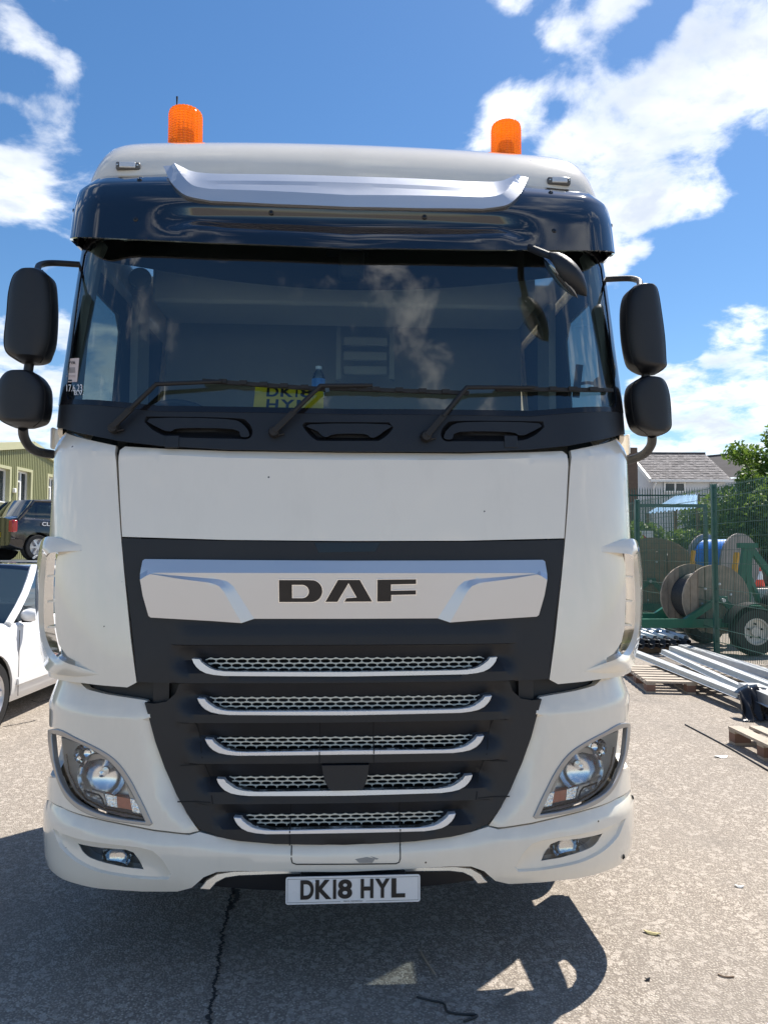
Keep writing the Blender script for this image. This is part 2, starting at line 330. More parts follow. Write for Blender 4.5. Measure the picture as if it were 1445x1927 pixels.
def dense(poly, res, closed=True):
    out = []; n = len(poly)
    for i in range(n if closed else n-1):
        a = poly[i]; b = poly[(i+1) % n]; k = max(1, int(math.ceil(math.hypot(b[0]-a[0], b[1]-a[1])/res)))
        out += [(a[0]+(b[0]-a[0])*j/k, a[1]+(b[1]-a[1])*j/k) for j in range(k)]
    if not closed: out.append(poly[-1])
    return out
def smo(pts, n=5, closed=True): return [(p.x, p.y) for p in smooth_path([(a, b, 0) for a, b in pts], n, closed)]
def panel(name, outline, mat, parent=None, holes=(), creases=(), res=.03, surf=SM, off=0.0, thick=.02, sharp=28, bevel=0.0, kind=None, pos=None):
    offf = off if callable(off) else (lambda s, z: off)
    pos = pos or (lambda s, z, o: surf.pt(s, z, o))
    V2 = []; E2 = []; bounds = []
    for poly, closed in [(outline, True)]+[(h, True) for h in holes]+[(c, False) for c in creases]:
        d = dense(poly, res, closed); k = len(V2); V2 += d; n = len(d)
        E2 += [(k+i, k+(i+1) % n) for i in range(n if closed else n-1)]; bounds.append((d, closed))
    xs = [p[0] for p in outline]; zs = [p[1] for p in outline]
    gx = np.arange(math.floor(min(xs)/res), math.ceil(max(xs)/res)+1)*res; gz = np.arange(math.floor(min(zs)/res), math.ceil(max(zs)/res)+1)*res
    X, Z = [a.ravel() for a in np.meshgrid(gx, gz)]
    keep = pip(X, Z, outline)
    for h in holes: keep &= ~pip(X, Z, h)
    X, Z = X[keep], Z[keep]; dist = np.full(len(X), 9.)
    for d, closed in bounds:
        n = len(d)
        for i in range(n if closed else n-1): dist = np.minimum(dist, segdist(X, Z, d[i], d[(i+1) % n]))
    k = dist > res*.4; V2 += list(zip(X[k].tolist(), Z[k].tolist()))
    vo, _, fo, *_r = delaunay_2d_cdt([Vector(p) for p in V2], E2, [], 0, 1e-5)
    cx = np.array([sum(vo[i].x for i in f)/len(f) for f in fo]); cz = np.array([sum(vo[i].y for i in f)/len(f) for f in fo])
    ins = pip(cx, cz, outline)
    for h in holes: ins &= ~pip(cx, cz, h)
    F = []
    for f, a in zip(fo, ins):
        if not a: continue
        p, q, r = (vo[i] for i in f[:3]); ar = (q.x-p.x)*(r.y-p.y)-(q.y-p.y)*(r.x-p.x)
        if abs(ar) < 1e-9: continue
        F.append(tuple(f) if ar > 0 else tuple(reversed(f)))
    verts = []; back = {}
    offs = [offf(p.x, p.y) for p in vo]
    verts = [pos(p.x, p.y, o) for p, o in zip(vo, offs)]
    if thick:
        cnt = {}
        for f in F:
            for i in range(len(f)): a, b = f[i], f[(i+1) % len(f)]; cnt[(a, b)] = cnt.get((a, b), 0)+1
        for (a, b) in [e for e in cnt if (e[1], e[0]) not in cnt]:
            for i in (a, b):
                if i not in back: back[i] = len(verts); verts.append(pos(vo[i].x, vo[i].y, offs[i]-thick))
            F.append((b, a, back[a], back[b]))
    used = sorted({i for f in F for i in f}); rm = {i: k for k, i in enumerate(used)}
    return mesh_obj(name, [verts[i] for i in used], [tuple(rm[i] for i in f) for f in F], mat, parent, sharp, True, bevel, kind)
def zfun(pts):                                                 # polyline as z(|s|)
    q = sorted((abs(a), b) for a, b in pts); xs, ys = zip(*q); return lambda s: float(np.interp(abs(s), xs, ys))
def sfun(pts):                                                 # polyline as |s|(z)
    q = sorted((b, abs(a)) for a, b in pts); xs, ys = zip(*q); return lambda z: float(np.interp(z, xs, ys))
def inpoly(poly):
    def f(s, z):
        r = False; n = len(poly)
        for i in range(n):
            x1, y1 = poly[i]; x2, y2 = poly[(i+1) % n]
            if (y1 > z) != (y2 > z) and s < (x2-x1)*(z-y1)/(y2-y1)+x1: r = not r
        return r
    return f
def pdist(poly):
    def f(s, z):
        b = 9.; n = len(poly)
        for i in range(n):
            a, c = poly[i], poly[(i+1) % n]; dx, dy = c[0]-a[0], c[1]-a[1]; t = max(0, min(1, ((s-a[0])*dx+(z-a[1])*dy)/(dx*dx+dy*dy+1e-12)))
            b = min(b, math.hypot(s-a[0]-t*dx, z-a[1]-t*dy))
        return b
    return f
def inset(poly, d):                                       # shrink (d>0) a polygon by moving its edges
    n = len(poly); A = sum(poly[i][0]*poly[(i+1) % n][1]-poly[(i+1) % n][0]*poly[i][1] for i in range(n)); sgn = 1 if A > 0 else -1; o = []
    for i in range(n):
        p0, p1, p2 = Vector(poly[i-1]), Vector(poly[i]), Vector(poly[(i+1) % n]); e1 = (p1-p0).normalized(); e2 = (p2-p1).normalized()
        n1_ = Vector((-e1.y, e1.x))*sgn; n2_ = Vector((-e2.y, e2.x))*sgn; b_ = (n1_+n2_); k = d/max(.35, (1+n1_.dot(n2_))); o.append((p1.x+b_.x*k, p1.y+b_.y*k))
    return o
def sstep(a, b, x): t = max(0., min(1., (x-a)/(b-a))); return t*t*(3-2*t)
def ribbon(name, pts, w, mat, parent, surf=SM, off=.001, th=.002):   # thin strip following the skin
    d = dense(pts, .03, False); rows = []
    for i, (a, b) in enumerate(d):
        p, q = d[max(i-1, 0)], d[min(i+1, len(d)-1)]; t = Vector((q[0]-p[0], q[1]-p[1])).normalized(); n = Vector((-t.y, t.x))*(w/2)
        o = off(a, b) if callable(off) else off
        rows.append([surf.pt(a-n.x, b-n.y, o-th), surf.pt(a-n.x, b-n.y, o), surf.pt(a+n.x, b+n.y, o), surf.pt(a+n.x, b+n.y, o-th)])
    return MB().grid(rows).build(name, mat, parent)
def text_obj(name, txt, mat, parent, org, xd, yd, w, h, depth=.001, bold=0.0):   # built-in letter shapes fitted to a w x h box
    c = bpy.data.curves.new('t', 'FONT'); c.body = txt; c.offset = bold; c.extrude = 0.02
    o = bpy.data.objects.new('t', c); COL.objects.link(o); dg = bpy.context.evaluated_depsgraph_get(); me = bpy.data.meshes.new_from_object(o.evaluated_get(dg))
    bpy.data.objects.remove(o); bpy.data.curves.remove(c)
    vs = np.array([v.co[:] for v in me.vertices]); lo, hi = vs.min(0), vs.max(0); xd = Vector(xd).normalized(); yd = Vector(yd).normalized(); n = xd.cross(yd); org = Vector(org)
    for v in me.vertices:
        a = [(v.co[i]-lo[i])/max(1e-6, hi[i]-lo[i]) for i in range(3)]; v.co = org+xd*(a[0]*w)+yd*(a[1]*h)+n*(a[2]*depth)
    me.materials.clear(); me.materials.append(mat); return put(name, me, parent, True)

# ------------------------------------------------------------------ ground
gm = bpy.data.materials.new('worn_tarmac'); gm.use_nodes = True; t = gm.node_tree; b = t.nodes['Principled BSDF']
tcn = t.nodes.new('ShaderNodeTexCoord')
def gn(tp, **k):
    n = t.nodes.new(tp)
    for a, v in k.items(): n.inputs[a].default_value = v
    return n
def gmix(f, A, B, blend='MIX'):
    n = t.nodes.new('ShaderNodeMix'); n.data_type = 'RGBA'; n.blend_type = blend
    for key, x in (('Factor', f), ('A', A), ('B', B)):
        if isinstance(x, (tuple, float, int)): n.inputs[key].default_value = x if isinstance(x, (float, int)) else tuple(x)+(1,)
        else: t.links.new(x, n.inputs[key])
    return n.outputs['Result']
def gmr(x, a, b_, c=0., d=1.):
    n = t.nodes.new('ShaderNodeMapRange'); t.links.new(x, n.inputs[0])
    for i, v in enumerate((a, b_, c, d)): n.inputs[i+1].default_value = v
    return n.outputs[0]
v1 = gn('ShaderNodeTexVoronoi', Scale=105.); v1.feature = 'F1'; t.links.new(tcn.outputs['Object'], v1.inputs['Vector'])
v2 = gn('ShaderNodeTexVoronoi', Scale=48.); t.links.new(tcn.outputs['Object'], v2.inputs['Vector'])
n1 = gn('ShaderNodeTexNoise', Scale=1.1, Detail=8., Roughness=.62); t.links.new(tcn.outputs['Object'], n1.inputs['Vector'])
n2 = gn('ShaderNodeTexNoise', Scale=90., Detail=6., Roughness=.7); t.links.new(tcn.outputs['Object'], n2.inputs['Vector'])
n3 = gn('ShaderNodeTexNoise', Scale=7., Detail=7., Roughness=.65); t.links.new(tcn.outputs['Object'], n3.inputs['Vector'])
sepc = t.nodes.new('ShaderNodeSeparateColor'); t.links.new(v1.outputs['Color'], sepc.inputs[0])
c1 = gmix(sepc.outputs[0], (.31, .268, .222), (.52, .462, .392))
c1 = gmix(gmr(sepc.outputs[1], .72, .95), c1, (.68, .61, .53))
c1 = gmix(gmr(v1.outputs['Distance'], .28, .62), c1, (.14, .115, .095))
sep2 = t.nodes.new('ShaderNodeSeparateColor'); t.links.new(v2.outputs['Color'], sep2.inputs[0])
c1 = gmix(gmr(sep2.outputs[2], .80, .9, 0, .55), c1, (.62, .55, .48))
c1 = gmix(gmr(n2.outputs[0], .35, .7, 0, .7), c1, (.37, .325, .275))
c1 = gmix(gmr(n3.outputs[0], .45, .75, 0, .35), c1, (.235, .205, .175))
c1 = gmix(gmr(n1.outputs[0], .40, .70, 0, .45), c1, (.262, .232, .20))
n4 = gn('ShaderNodeTexNoise', Scale=.55, Detail=5., Roughness=.55, Distortion=.6); t.links.new(tcn.outputs['Object'], n4.inputs['Vector'])
c1 = gmix(gmr(n4.outputs[0], .58, .72, 0, .45), c1, (.13, .115, .10))
mpw = t.nodes.new('ShaderNodeMapping'); mpw.inputs['Scale'].default_value = (2.2, .12, 1); mpw.inputs['Rotation'].default_value = (0, 0, .25); t.links.new(tcn.outputs['Object'], mpw.inputs[0])
n5 = gn('ShaderNodeTexNoise', Scale=1.6, Detail=4., Roughness=.5); t.links.new(mpw.outputs[0], n5.inputs['Vector'])
c1 = gmix(gmr(n5.outputs[0], .56, .70, 0, .30), c1, (.15, .135, .12))
n6 = gn('ShaderNodeTexNoise', Scale=2.4, Detail=3., Roughness=.45); t.links.new(tcn.outputs['Object'], n6.inputs['Vector'])
c1 = gmix(gmr(n6.outputs[0], .68, .74, 0, .35), c1, (.07, .065, .06))
t.links.new(c1, b.inputs['Base Color']); b.inputs['Roughness'].default_value = .86; b.inputs['Specular IOR Level'].default_value = .3
hh = t.nodes.new('ShaderNodeMath'); hh.operation = 'ADD'; t.links.new(gmr(v1.outputs['Distance'], 0, .6, 1, 0), hh.inputs[0]); t.links.new(n2.outputs[0], hh.inputs[1])
bp = gn('ShaderNodeBump', Strength=.75, Distance=.006); t.links.new(hh.outputs[0], bp.inputs['Height']); t.links.new(bp.outputs[0], b.inputs['Normal'])
ground = struct(MB().add([(-600, -600, 0), (600, -600, 0), (600, 600, 0), (-600, 600, 0)], [(0, 1, 2, 3)]).build('ground', gm, None, None))
CRK = M('crack_tar', (.035, .033, .031), .9, bump=.6, bs=60)
def crack(pts, w0, seed, mat=CRK, wid=1.0):
    rnd = random.Random(seed); P3 = smooth_path([(p.x, p.y, 0) for p in pts], 26); a = []; c = []
    jx = 0
    for i, p in enumerate(P3):
        d = (P3[min(i+1, len(P3)-1)]-P3[max(0, i-1)]).normalized(); n = Vector((-d.y, d.x, 0)); jx = jx*.7+rnd.uniform(-.006, .006)
        e = min(1, i/6, (len(P3)-1-i)/6+.02)
        a.append(p+n*(jx+e*w0*rnd.uniform(.2, 1.3))+Vector((0, 0, .003))); c.append(p+n*(jx-e*w0*rnd.uniform(.2, 1.3))+Vector((0, 0, .003)))
    return MB().grid([a, c]).build('ground_crack', mat, ground, None)
crack([atz(u, v) for u, v in ((440, 1672), (428, 1720), (420, 1760), (412, 1800), (405, 1850), (398, 1900), (392, 1960), (388, 2050))], .008, 1)
crack([atz(u, v) for u, v in ((437, 1668), (446, 1690), (432, 1715))], .016, 2)
crack([atz(u, v) for u, v in ((70, 1355), (40, 1362), (5, 1368))], .012, 4)
crack([atz(u, v) for u, v in ((100, 1312), (75, 1322), (60, 1318))], .010, 5)

# ------------------------------------------------------------------ the lorry
T = empty('truck', (0, 1.2, 0), 0, 'white lorry with black slatted grille, dark sun visor and orange roof beacons', 'truck')
PT = T
# --- skin panels
zc_ = zfun(P([(240, 854), (430, 862), (640, 866)]))
panel('front_panel', sym([C0(851)]+P([(430, 848), (300, 843), (233, 839), (225, 847), (224, 870), (227, 940), (231, 1010), (430, 1016)])+[C0(1018)]), WHITE, PT,
      creases=[P([(226, 852), (430, 862)])+[(0, zc_(0))]+mir(P([(226, 852), (430, 862)]))[::-1]], off=lambda s, z: .004-max(0, z-zc_(s))*.7, thick=.03)
ccz = zfun(P([(110, 838), (160, 846), (208, 853)]))
slotc = P([(150, 1039), (125, 1040), (112, 1046), (108, 1060), (106, 1120), (108, 1180), (114, 1212), (130, 1235), (152, 1247)])
slf = sfun(slotc); sl_lo, sl_hi = slotc[-1][1], slotc[0][1]
def corner_off(s, z):
    o = .006-max(0, z-ccz(s))*.55
    if sl_lo < z < sl_hi and abs(s) > slf(z): o -= min(.055, (abs(s)-slf(z))*1.6)
    return o
for sg in (-1, 1):
    inner = P([(217, 838), (217.5, 852), (220, 872), (224, 940), (229, 1012), (236, 1090), (247, 1200), (258, 1284), (241, 1293), (160, 1285), (107, 1277)])
    zt, zb = inner[0][1], inner[-1][1]
    zt2 = P([(104, 806)])[0][1]; zb2 = aty(88, 1262, .42).z
    o = inner+[(-SM.side(zb2, .0), zb2), (-SM.side(zb2, .05), zb2+.01), (-SM.side(zt2, .20), zt2-.42), (-SM.side(zt2, .20), zt2+.02), (-SM.side(zt2), zt2+.015)]+P([(113, 813), (150, 824)])
    cr = [slotc, P([(112, 838), (160, 846), (213, 854)])]
    if sg > 0: o = mir(o); cr = [mir(c) for c in cr]
    cp = panel('corner_panel', o, WHITE, PT, creases=cr, off=corner_off, thick=.03)
    # air deflector wing standing off the corner, with ribs in its slot
    def S3(u, v, y=None, off=.006):
        if y is None: a, z = SM.hit(u, v, off); p = SM.pt(a, z, off)
        else: p = aty(u, v, y)
        return Vector((p.x*-sg, p.y, p.z))
    I = [S3(156, 1036.5), S3(128, 1038, None, .022), S3(104, 1042, None, .045), S3(88, 1056, .30), S3(84, 1110, .31), S3(83, 1150, .31), S3(85, 1188, .31), S3(97, 1222, .27), S3(126, 1244, None, .035), S3(152, 1255, None, .018), S3(187, 1267.5)]
    O = [S3(156, 1029), S3(124, 1028, None, .024), S3(98, 1032, None, .05), S3(80, 1046, .29), S3(74, 1105, .30), S3(73, 1150, .30), S3(76, 1193, .30), S3(88, 1230, .26), S3(120, 1253, None, .038), S3(150, 1263, None, .02), S3(188, 1269)]
    B = [S3(156, 1025), S3(120, 1014, None, .012), S3(98, 1010, None, .03), S3(76, 1026, .42), S3(68, 1085, .47), S3(67, 1150, .47), S3(71, 1200, .46), S3(80, 1237, .40), S3(100, 1264, None, .03), S3(142, 1273, None, .01), S3(189, 1270.5)]
    def back(Q, d): n = len(Q)-1; return [q+Vector((0, d*min(1, 3.*k/n, 3.*(n-k)/n), 0)) for k, q in enumerate(Q)]
    B2, I2 = back(B, .10), back([p.lerp(q, .55) for p, q in zip(I, B)], .16)
    rows = list(zip(*[smooth_path(q, 5) for q in (I, O, B, B2, I2)]))
    def rnd_sec(r):
        i, o_, b_, b2, i2 = r
        return [i, i.lerp(o_, .5), o_, o_.lerp(b_, .25)+(o_-i)*.12, o_.lerp(b_, .6)+(o_-i)*.10, b_, b2, i2]
    MB().grid([rnd_sec(r) for r in rows], True).build('deflector_wing', WHITE, cp, 30)
    for v in (1084, 1132, 1180):
        q = S3(90, v, .3); r = S3(108, v, .22)
        mb = MB(); mb.add([q+Vector((0, .0, .004)), q+Vector((0, .16, .004)), r+Vector((0, .20, .004)), r+Vector((0, .02, .004)), q-Vector((0, 0, .004)), q+Vector((0, .16, -.004)), r+Vector((0, .20, -.004)), r+Vector((0, .02, -.004))],
                          [(0, 1, 2, 3), (7, 6, 5, 4), (0, 3, 7, 4), (1, 5, 6, 2), (0, 4, 5, 1), (3, 2, 6, 7)])
        mb.build('slot_rib', WHITE, cp)
# --- headlamp panels and bumper
_zz = lambda v: aty(100, v, .45).z
HB = [(-SM.side(_zz(1364), .10), _zz(1362))]+smo(P([(112, 1370), (120, 1373), (150, 1388), (190, 1408), (222, 1431), (245, 1461), (262, 1492), (277, 1522), (289, 1548)]), 4, False)+smo(P([(284, 1552), (240, 1547), (190, 1538), (150, 1520), (125, 1494)]), 4, False)+P([(111, 1463)])+[(-SM.side(_zz(1448), -.03), _zz(1449)), (-SM.side(_zz(1435), .05), _zz(1434)), (-SM.side(_zz(1410), .09), _zz(1408))]
HI = [(-SM.side(_zz(1379), .065), _zz(1378))]+smo(P([(110, 1381), (120, 1384), (150, 1397), (185, 1415), (213, 1437), (236, 1467), (253, 1497), (268, 1530), (275, 1544)]), 4, False)+smo(P([(240, 1540), (205, 1533), (170, 1520), (140, 1500)]), 4, False)+[(-SM.side(_zz(1482), -.15), _zz(1483)), (-SM.side(_zz(1460), -.055), _zz(1462)), (-SM.side(_zz(1440), .015), _zz(1438)), (-SM.side(_zz(1410), .055), _zz(1405))]
HBZ = smo(P([(95, 1364), (115, 1371), (150, 1388), (190, 1408), (222, 1431), (245, 1461), (262, 1492), (277, 1522), (289, 1548)]), 4, False)+smo(P([(284, 1552), (240, 1547), (190, 1538), (150, 1520), (125, 1494), (109, 1455), (99, 1410)]), 4, False)
HI = smo(P([(103, 1379), (120, 1384), (150, 1397), (185, 1415), (213, 1437), (236, 1467), (253, 1497), (268, 1530), (275, 1544)]), 4, False)+smo(P([(240, 1540), (205, 1533), (170, 1520), (140, 1500), (119, 1468), (108, 1430)]), 4, False)
HL = smo(P([(114, 1387), (150, 1400), (187, 1419), (212, 1440), (234, 1470), (251, 1500), (266, 1531), (274, 1543)]), 4, False)+smo(P([(232, 1537), (197, 1527), (163, 1510), (137, 1483), (120, 1440)]), 4, False)
hz1 = zfun(P([(98, 1323), (160, 1338), (256, 1348)])); hs1 = sfun(P([(256, 1340), (263, 1390), (278, 1440), (302, 1500), (345, 1558)]))
FO = smo(P([(108, 1556), (140, 1571), (200, 1584), (268, 1592)]), 4, False)+smo(P([(290, 1598), (308, 1615), (325, 1643)]), 4, False)+smo(P([(319, 1651), (270, 1650), (200, 1640), (150, 1618), (121, 1590)]), 4, False)
FI = smo(P([(147, 1587), (185, 1594), (237, 1598)]), 4, False)+smo(P([(252, 1604), (262, 1620), (271, 1636)]), 4, False)+smo(P([(235, 1632), (195, 1623), (168, 1613), (155, 1602)]), 4, False)
bz1 = zfun(P([(95, 1531), (130, 1548), (200, 1568), (290, 1584), (380, 1596), (480, 1606)])+[C0(1610)])
bz0 = zfun(P([(95, 1503), (120, 1519), (180, 1539), (290, 1562), (372, 1567), (450, 1583)])+[C0(1590)])
FO2 = inset(FO, .006)
fin, fdist = inpoly(FO), pdist(FO)
seamz = P([(93, 1502), (120, 1518), (180, 1538), (290, 1561), (356, 1569), (374, 1565)])
def bump_off(s, z):
    a = -abs(s); o = .0
    t = (z-bz1(s))/max(.01, bz0(s)-bz1(s)); o += .018*(1-sstep(0, 1, t)) if t > 0 else .018
    if z < .46: o -= .25*max(0, .40-z)
    if fin(a, z): o -= .012*sstep(0, .006, fdist(a, z))+min(.012, max(0, fdist(a, z)-.006)*.25)
    return o
def hp_off(s, z):
    return .008-max(0, z-hz1(s))*.42-(max(0, hs1(z)-abs(s))*.28 if z < hz1(s) else 0)
topb = P([(520, 1588), (450, 1582), (410, 1575), (376, 1566), (357, 1571.5), (290, 1564), (180, 1541), (120, 1521), (94, 1505)])
zs_ = aty(92, 1505, .4).z; zl_ = aty(92, 1606, .4).z
botb = P([(101, 1633), (120, 1650), (150, 1661), (200, 1671), (270, 1676), (335, 1676), (362, 1668), (385, 1647), (410, 1637), (450, 1635)])
bo = sym([C0(1590)]+topb+[(-SM.side(zs_), zs_+.005), (-SM.side(zs_, .45), zs_+.015), (-SM.side(zl_, .45), zl_), (-SM.side(zl_), zl_)]+botb+[C0(1637)])
crl = P([(100, 1533), (130, 1548), (200, 1568), (290, 1584), (380, 1596), (480, 1606)])+[C0(1610)]
bumper = panel('bumper', bo, WHITE, PT, holes=[FI, mir(FI)], creases=[FO+[FO[0]], mir(FO)+[mir(FO)[0]], FO2+[FO2[0]], mir(FO2)+[mir(FO2)[0]], crl+mir(crl[:-1])[::-1]], off=bump_off, thick=.05, sharp=32, res=.026)
ribbon('flap_gap', P([(549, 1590), (549, 1613), (551, 1620), (558, 1622.5), (744, 1621.5), (750, 1619), (752.5, 1612), (752.5, 1588)]), .004, BLACKD, bumper, off=lambda s, z: bump_off(s, z)+.0012)
SCUFF = M('scuffed_primer', (.34, .33, .31), .6, var=.2, vs_=40)
panel('paint_scuff', P([(668, 1613), (690, 1609), (706, 1612), (700, 1620), (676, 1620)]), SCUFF, bumper, off=lambda s, z: bump_off(s, z)+.0008, thick=.0006, res=.02)
panel('paint_scuff', P([(696, 1607), (712, 1612), (708, 1614)]), SCUFF, bumper, off=lambda s, z: bump_off(s, z)+.0008, thick=.0006, res=.02)
for u, v, r in ((1165, 1609, .012), (1183, 1500, .012)):
    a, z = SM.hit(u, v); q = SM.pt(a, z, bump_off(a, z)+.001); MB().lathe([(0, .002), (r*.6, .002), (r, -.004)], q, 'X', 7).build('paint_chip', BLACKD, bumper)
for sg in (-1, 1):
    mm = (lambda p: p) if sg < 0 else mir
    up = P([(268, 1319), (200, 1309), (156, 1299), (140, 1288), (122, 1280), (108, 1274)])
    zt = aty(108, 1274, .4).z; inn = P([(374, 1565), (350, 1530), (331, 1490), (306, 1430), (289, 1370), (279, 1326), (274, 1320)])
    hp = up+[(-SM.side(zt), zt), (-SM.side(zt, .45), zt+.01), (-SM.side(zs_, .45), zs_+.022), (-SM.side(zs_), zs_+.012)]+P([(95, 1502), (120, 1517), (180, 1537), (290, 1559.5), (357, 1567.5)])+inn
    # the lamp hole reaches round the corner
    c1_ = P([(98, 1323), (160, 1338), (256, 1348)]); c2_ = P([(256, 1348), (263, 1390), (278, 1440), (302, 1500), (340, 1556)])
    hpo = panel('headlamp_panel', mm(hp), WHITE, PT, holes=[mm(HB)], creases=[mm(c1_), mm(c2_)], off=hp_off, thick=.03, res=.026)
    hl = panel('headlight', mm(HBZ), BEZEL, PT, holes=[mm(HI)], off=lambda s, z: hp_off(s, z)+.005, thick=.02, res=.02, bevel=.003)
    hl['label'] = 'swept headlight with silver surround and chrome reflector'
    d = dense(HL, .02); lo = [SM.pt(a, z, -.004) for a, z in mm(d)]; hi = [SM.pt(a*.99, z, -.078) for a, z in mm(d)]
    MB().grid([lo, hi], True).build('lamp_housing', M('lamp_wall', (.82, .81, .78), .35, metal=.2), hl, 50)
    panel('lamp_back', mm(HL), M('lamp_grey', (.88, .87, .84), .30, metal=.35, var=.1), hl, off=-.075, thick=0)
    def L3(u, v, off):
        a, z = SM.hit(u, v); p = SM.pt(a, z, off); return Vector((p.x*-sg, p.y, p.z))
    c = L3(187, 1462, -.02)
    mb = MB(); prof = [(0.092*math.sin(k/9*1.25)/math.sin(1.25), .048*(1-(k/9)**2)) for k in range(10)]
    mb.lathe([(r, h) for r, h in prof], c, 'Y', 18).build('reflector_bowl', M('reflector', (.88, .88, .87), .16, metal=.9, var=.05, bump=.05, bs=20), hl, 12)
    MB().lathe([(.0, -.015), (.012, -.012), (.016, 0), (.016, .03)], c+Vector((0, .012, .004)), 'Y', 14).build('bulb', M('bulb', (.75, .78, .82), .1, metal=.8), hl)
    c = L3(152, 1422, -.02)
    MB().lathe([(.040*math.sin(k/7*1.3)/math.sin(1.3), .035*(1-(k/7)**2)) for k in range(8)], c, 'Y', 14).build('small_reflector', CHROME, hl, 12)
    panel('brow_trim', mm(P([(150, 1432), (165, 1422), (190, 1421), (212, 1430), (222, 1446), (205, 1434), (185, 1430), (165, 1434)])), BEZEL, hl, off=-.02, thick=.06, res=.02)
    panel('side_trim', mm(P([(219, 1440), (230, 1452), (246, 1482), (262, 1515), (258, 1514), (243, 1512), (232, 1480), (222, 1452)])), BEZEL, hl, off=-.03, thick=.05, res=.02)
    panel('indicator', mm(P([(191, 1499), (240, 1508), (246, 1530), (197, 1521)])), AMBER, hl, off=-.03, thick=.03, res=.012)
    panel('daytime_lamp', mm(P([(242, 1507), (265, 1511), (274, 1538), (247, 1533)])), CRYST, hl, off=-.022, thick=.03, res=.008)
    panel('indicator_cover', mm(P([(192, 1498), (216, 1503), (218, 1524), (198, 1521)])), CRYST, hl, off=-.026, thick=.01, res=.012)
    panel('lamp_tray', mm(P([(140, 1484), (187, 1498), (195, 1522), (165, 1510)])), M('tray', (.55, .56, .56), .3, metal=.4), hl, off=-.035, thick=.03, res=.02)
    MB().tube([L3(u, v, -.012) for u, v in ((120, 1420), (126, 1455), (140, 1484), (160, 1491), (184, 1498), (190, 1505), (196, 1524))], .0035, 6).build('lamp_divider', BLACKG, hl)
    MB().tube([L3(u, v, -.012) for u, v in ((140, 1484), (160, 1506), (196, 1524), (240, 1533), (274, 1541))], .0035, 6).build('lamp_divider', BLACKG, hl)
    panel('lamp_lens', mm(HL), LENS, hl, off=lambda s, z: hp_off(s, z)-.008, thick=0)
    # fog lamp
    fl = panel('fog_light', mm(FI), M('fog_reflector', (.55, .56, .57), .16, metal=.9, bump=.4, bs=25), PT, off=-.045, thick=0, res=.02)
    d = dense(FI, .02); MB().grid([[SM.pt(a, z, -.002) for a, z in mm(d)], [SM.pt(a, z, -.05) for a, z in mm(d)]], True).build('fog_housing', M('fog_wall', (.35, .35, .34), .4, metal=.3), fl, 50)
    c = L3(218, 1613, -.015); MB().lathe([(.055*math.sin(k/7*1.3)/math.sin(1.3), .028*(1-(k/7)**2)) for k in range(8)], c, 'Y', 16).build('fog_bowl', M('fogbowl', (.7, .7, .69), .1, metal=1, bump=.3, bs=40), fl, 12)
    panel('fog_lens', mm(FI), LENS, fl, off=-.006, thick=0, res=.02)
# --- dark bodywork behind every gap
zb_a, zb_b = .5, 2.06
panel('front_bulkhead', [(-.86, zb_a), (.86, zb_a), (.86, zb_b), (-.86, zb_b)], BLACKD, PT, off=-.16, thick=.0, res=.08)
panel('gap_trim', sym([C0(1275)]+P([(264, 1275), (150, 1270)])+P([(150, 1288), (160, 1300), (200, 1313), (275, 1326)])+[C0(1330)]), BLACKP, PT, off=-.06, thick=.02)
for sg in (-1, 1):
    a, z = SM.hit(308, 1297); a *= -sg
    MB().lathe([(0, -.01), (.014, -.01), (.016, 0), (.016, .03)], SM.pt(a, z, -.045), 'Y', 12).build('hinge_bolt', BLACKP, PT)
    a, z = SM.hit(302, 1316); a *= -sg
    MB().lathe([(0, -.01), (.012, -.01), (.014, 0), (.014, .03)], SM.pt(a, z, -.045), 'Y', 12).build('hinge_bolt', BLACKP, PT)
    q = SM.pt(.715*sg, z+.035, -.02); MB().box((q.x-.03, q.y, q.z-.05), (q.x+.03, q.y+.04, q.z+.05)).build('hinge_bracket', BLACKP, PT)
# --- grille
bars = [(364, 1238, 1240, 1263, 1271, 1284), (373.5, 1311.5, 1314, 1335.5, 1344, 1358), (388, 1387.5, 1390, 1409, 1417.5, 1434), (410, 1462, 1464, 1484, 1493.5, 1509), (441.5, 1534, 1536, 1555.5, 1564, 1586)]
Z = lambda v: C0(v)[1]
BZ = [tuple(Z(v) for v in b[2:]) for b in bars]               # (slot top, slot bottom, lip bottom, face bottom)
GT = Z(1213)
def slot_poly(b, k):
    xt, yt, vt, vb, vl, vf = b
    q = P([(xt+21, yt+2), (xt+26, yt+12.5), (xt+43, yt+21.5), (xt+78, yt+24.5)]); zt, zb2 = BZ[k][0], BZ[k][1]
    return sym([(0., zt)]+[(q[0][0], q[0][1])]+q[1:]+[(0., zb2)])
def lip_poly(b, k):
    xt, yt, vt, vb, vl, vf = b
    o_ = P([(xt, yt), (xt+3, yt+8), (xt+8, yt+15), (xt+15, yt+21.5), (xt+26, yt+27), (xt+40, yt+30), (xt+60, yt+32)]); i_ = P([(xt+14, yt+1), (xt+18, yt+7), (xt+26, yt+13), (xt+34, yt+18), (xt+44, yt+21.5), (xt+58, yt+23.6), (xt+78, yt+24.5)])
    left = i_+[(0., BZ[k][1])]; out = o_+[(0., BZ[k][2])]
    return [(-0.0, BZ[k][1])]+list(reversed(i_))+o_+[(0., BZ[k][2])]+[(-a, z) for a, z in reversed(o_)]+[(-a, z) for a, z in i_]
slots = [slot_poly(b, k) for k, b in enumerate(bars)]
hw = [abs(P([(b[0]-8, b[1])])[0][0]) for b in bars]
def lift(z, za, zb_): return 0
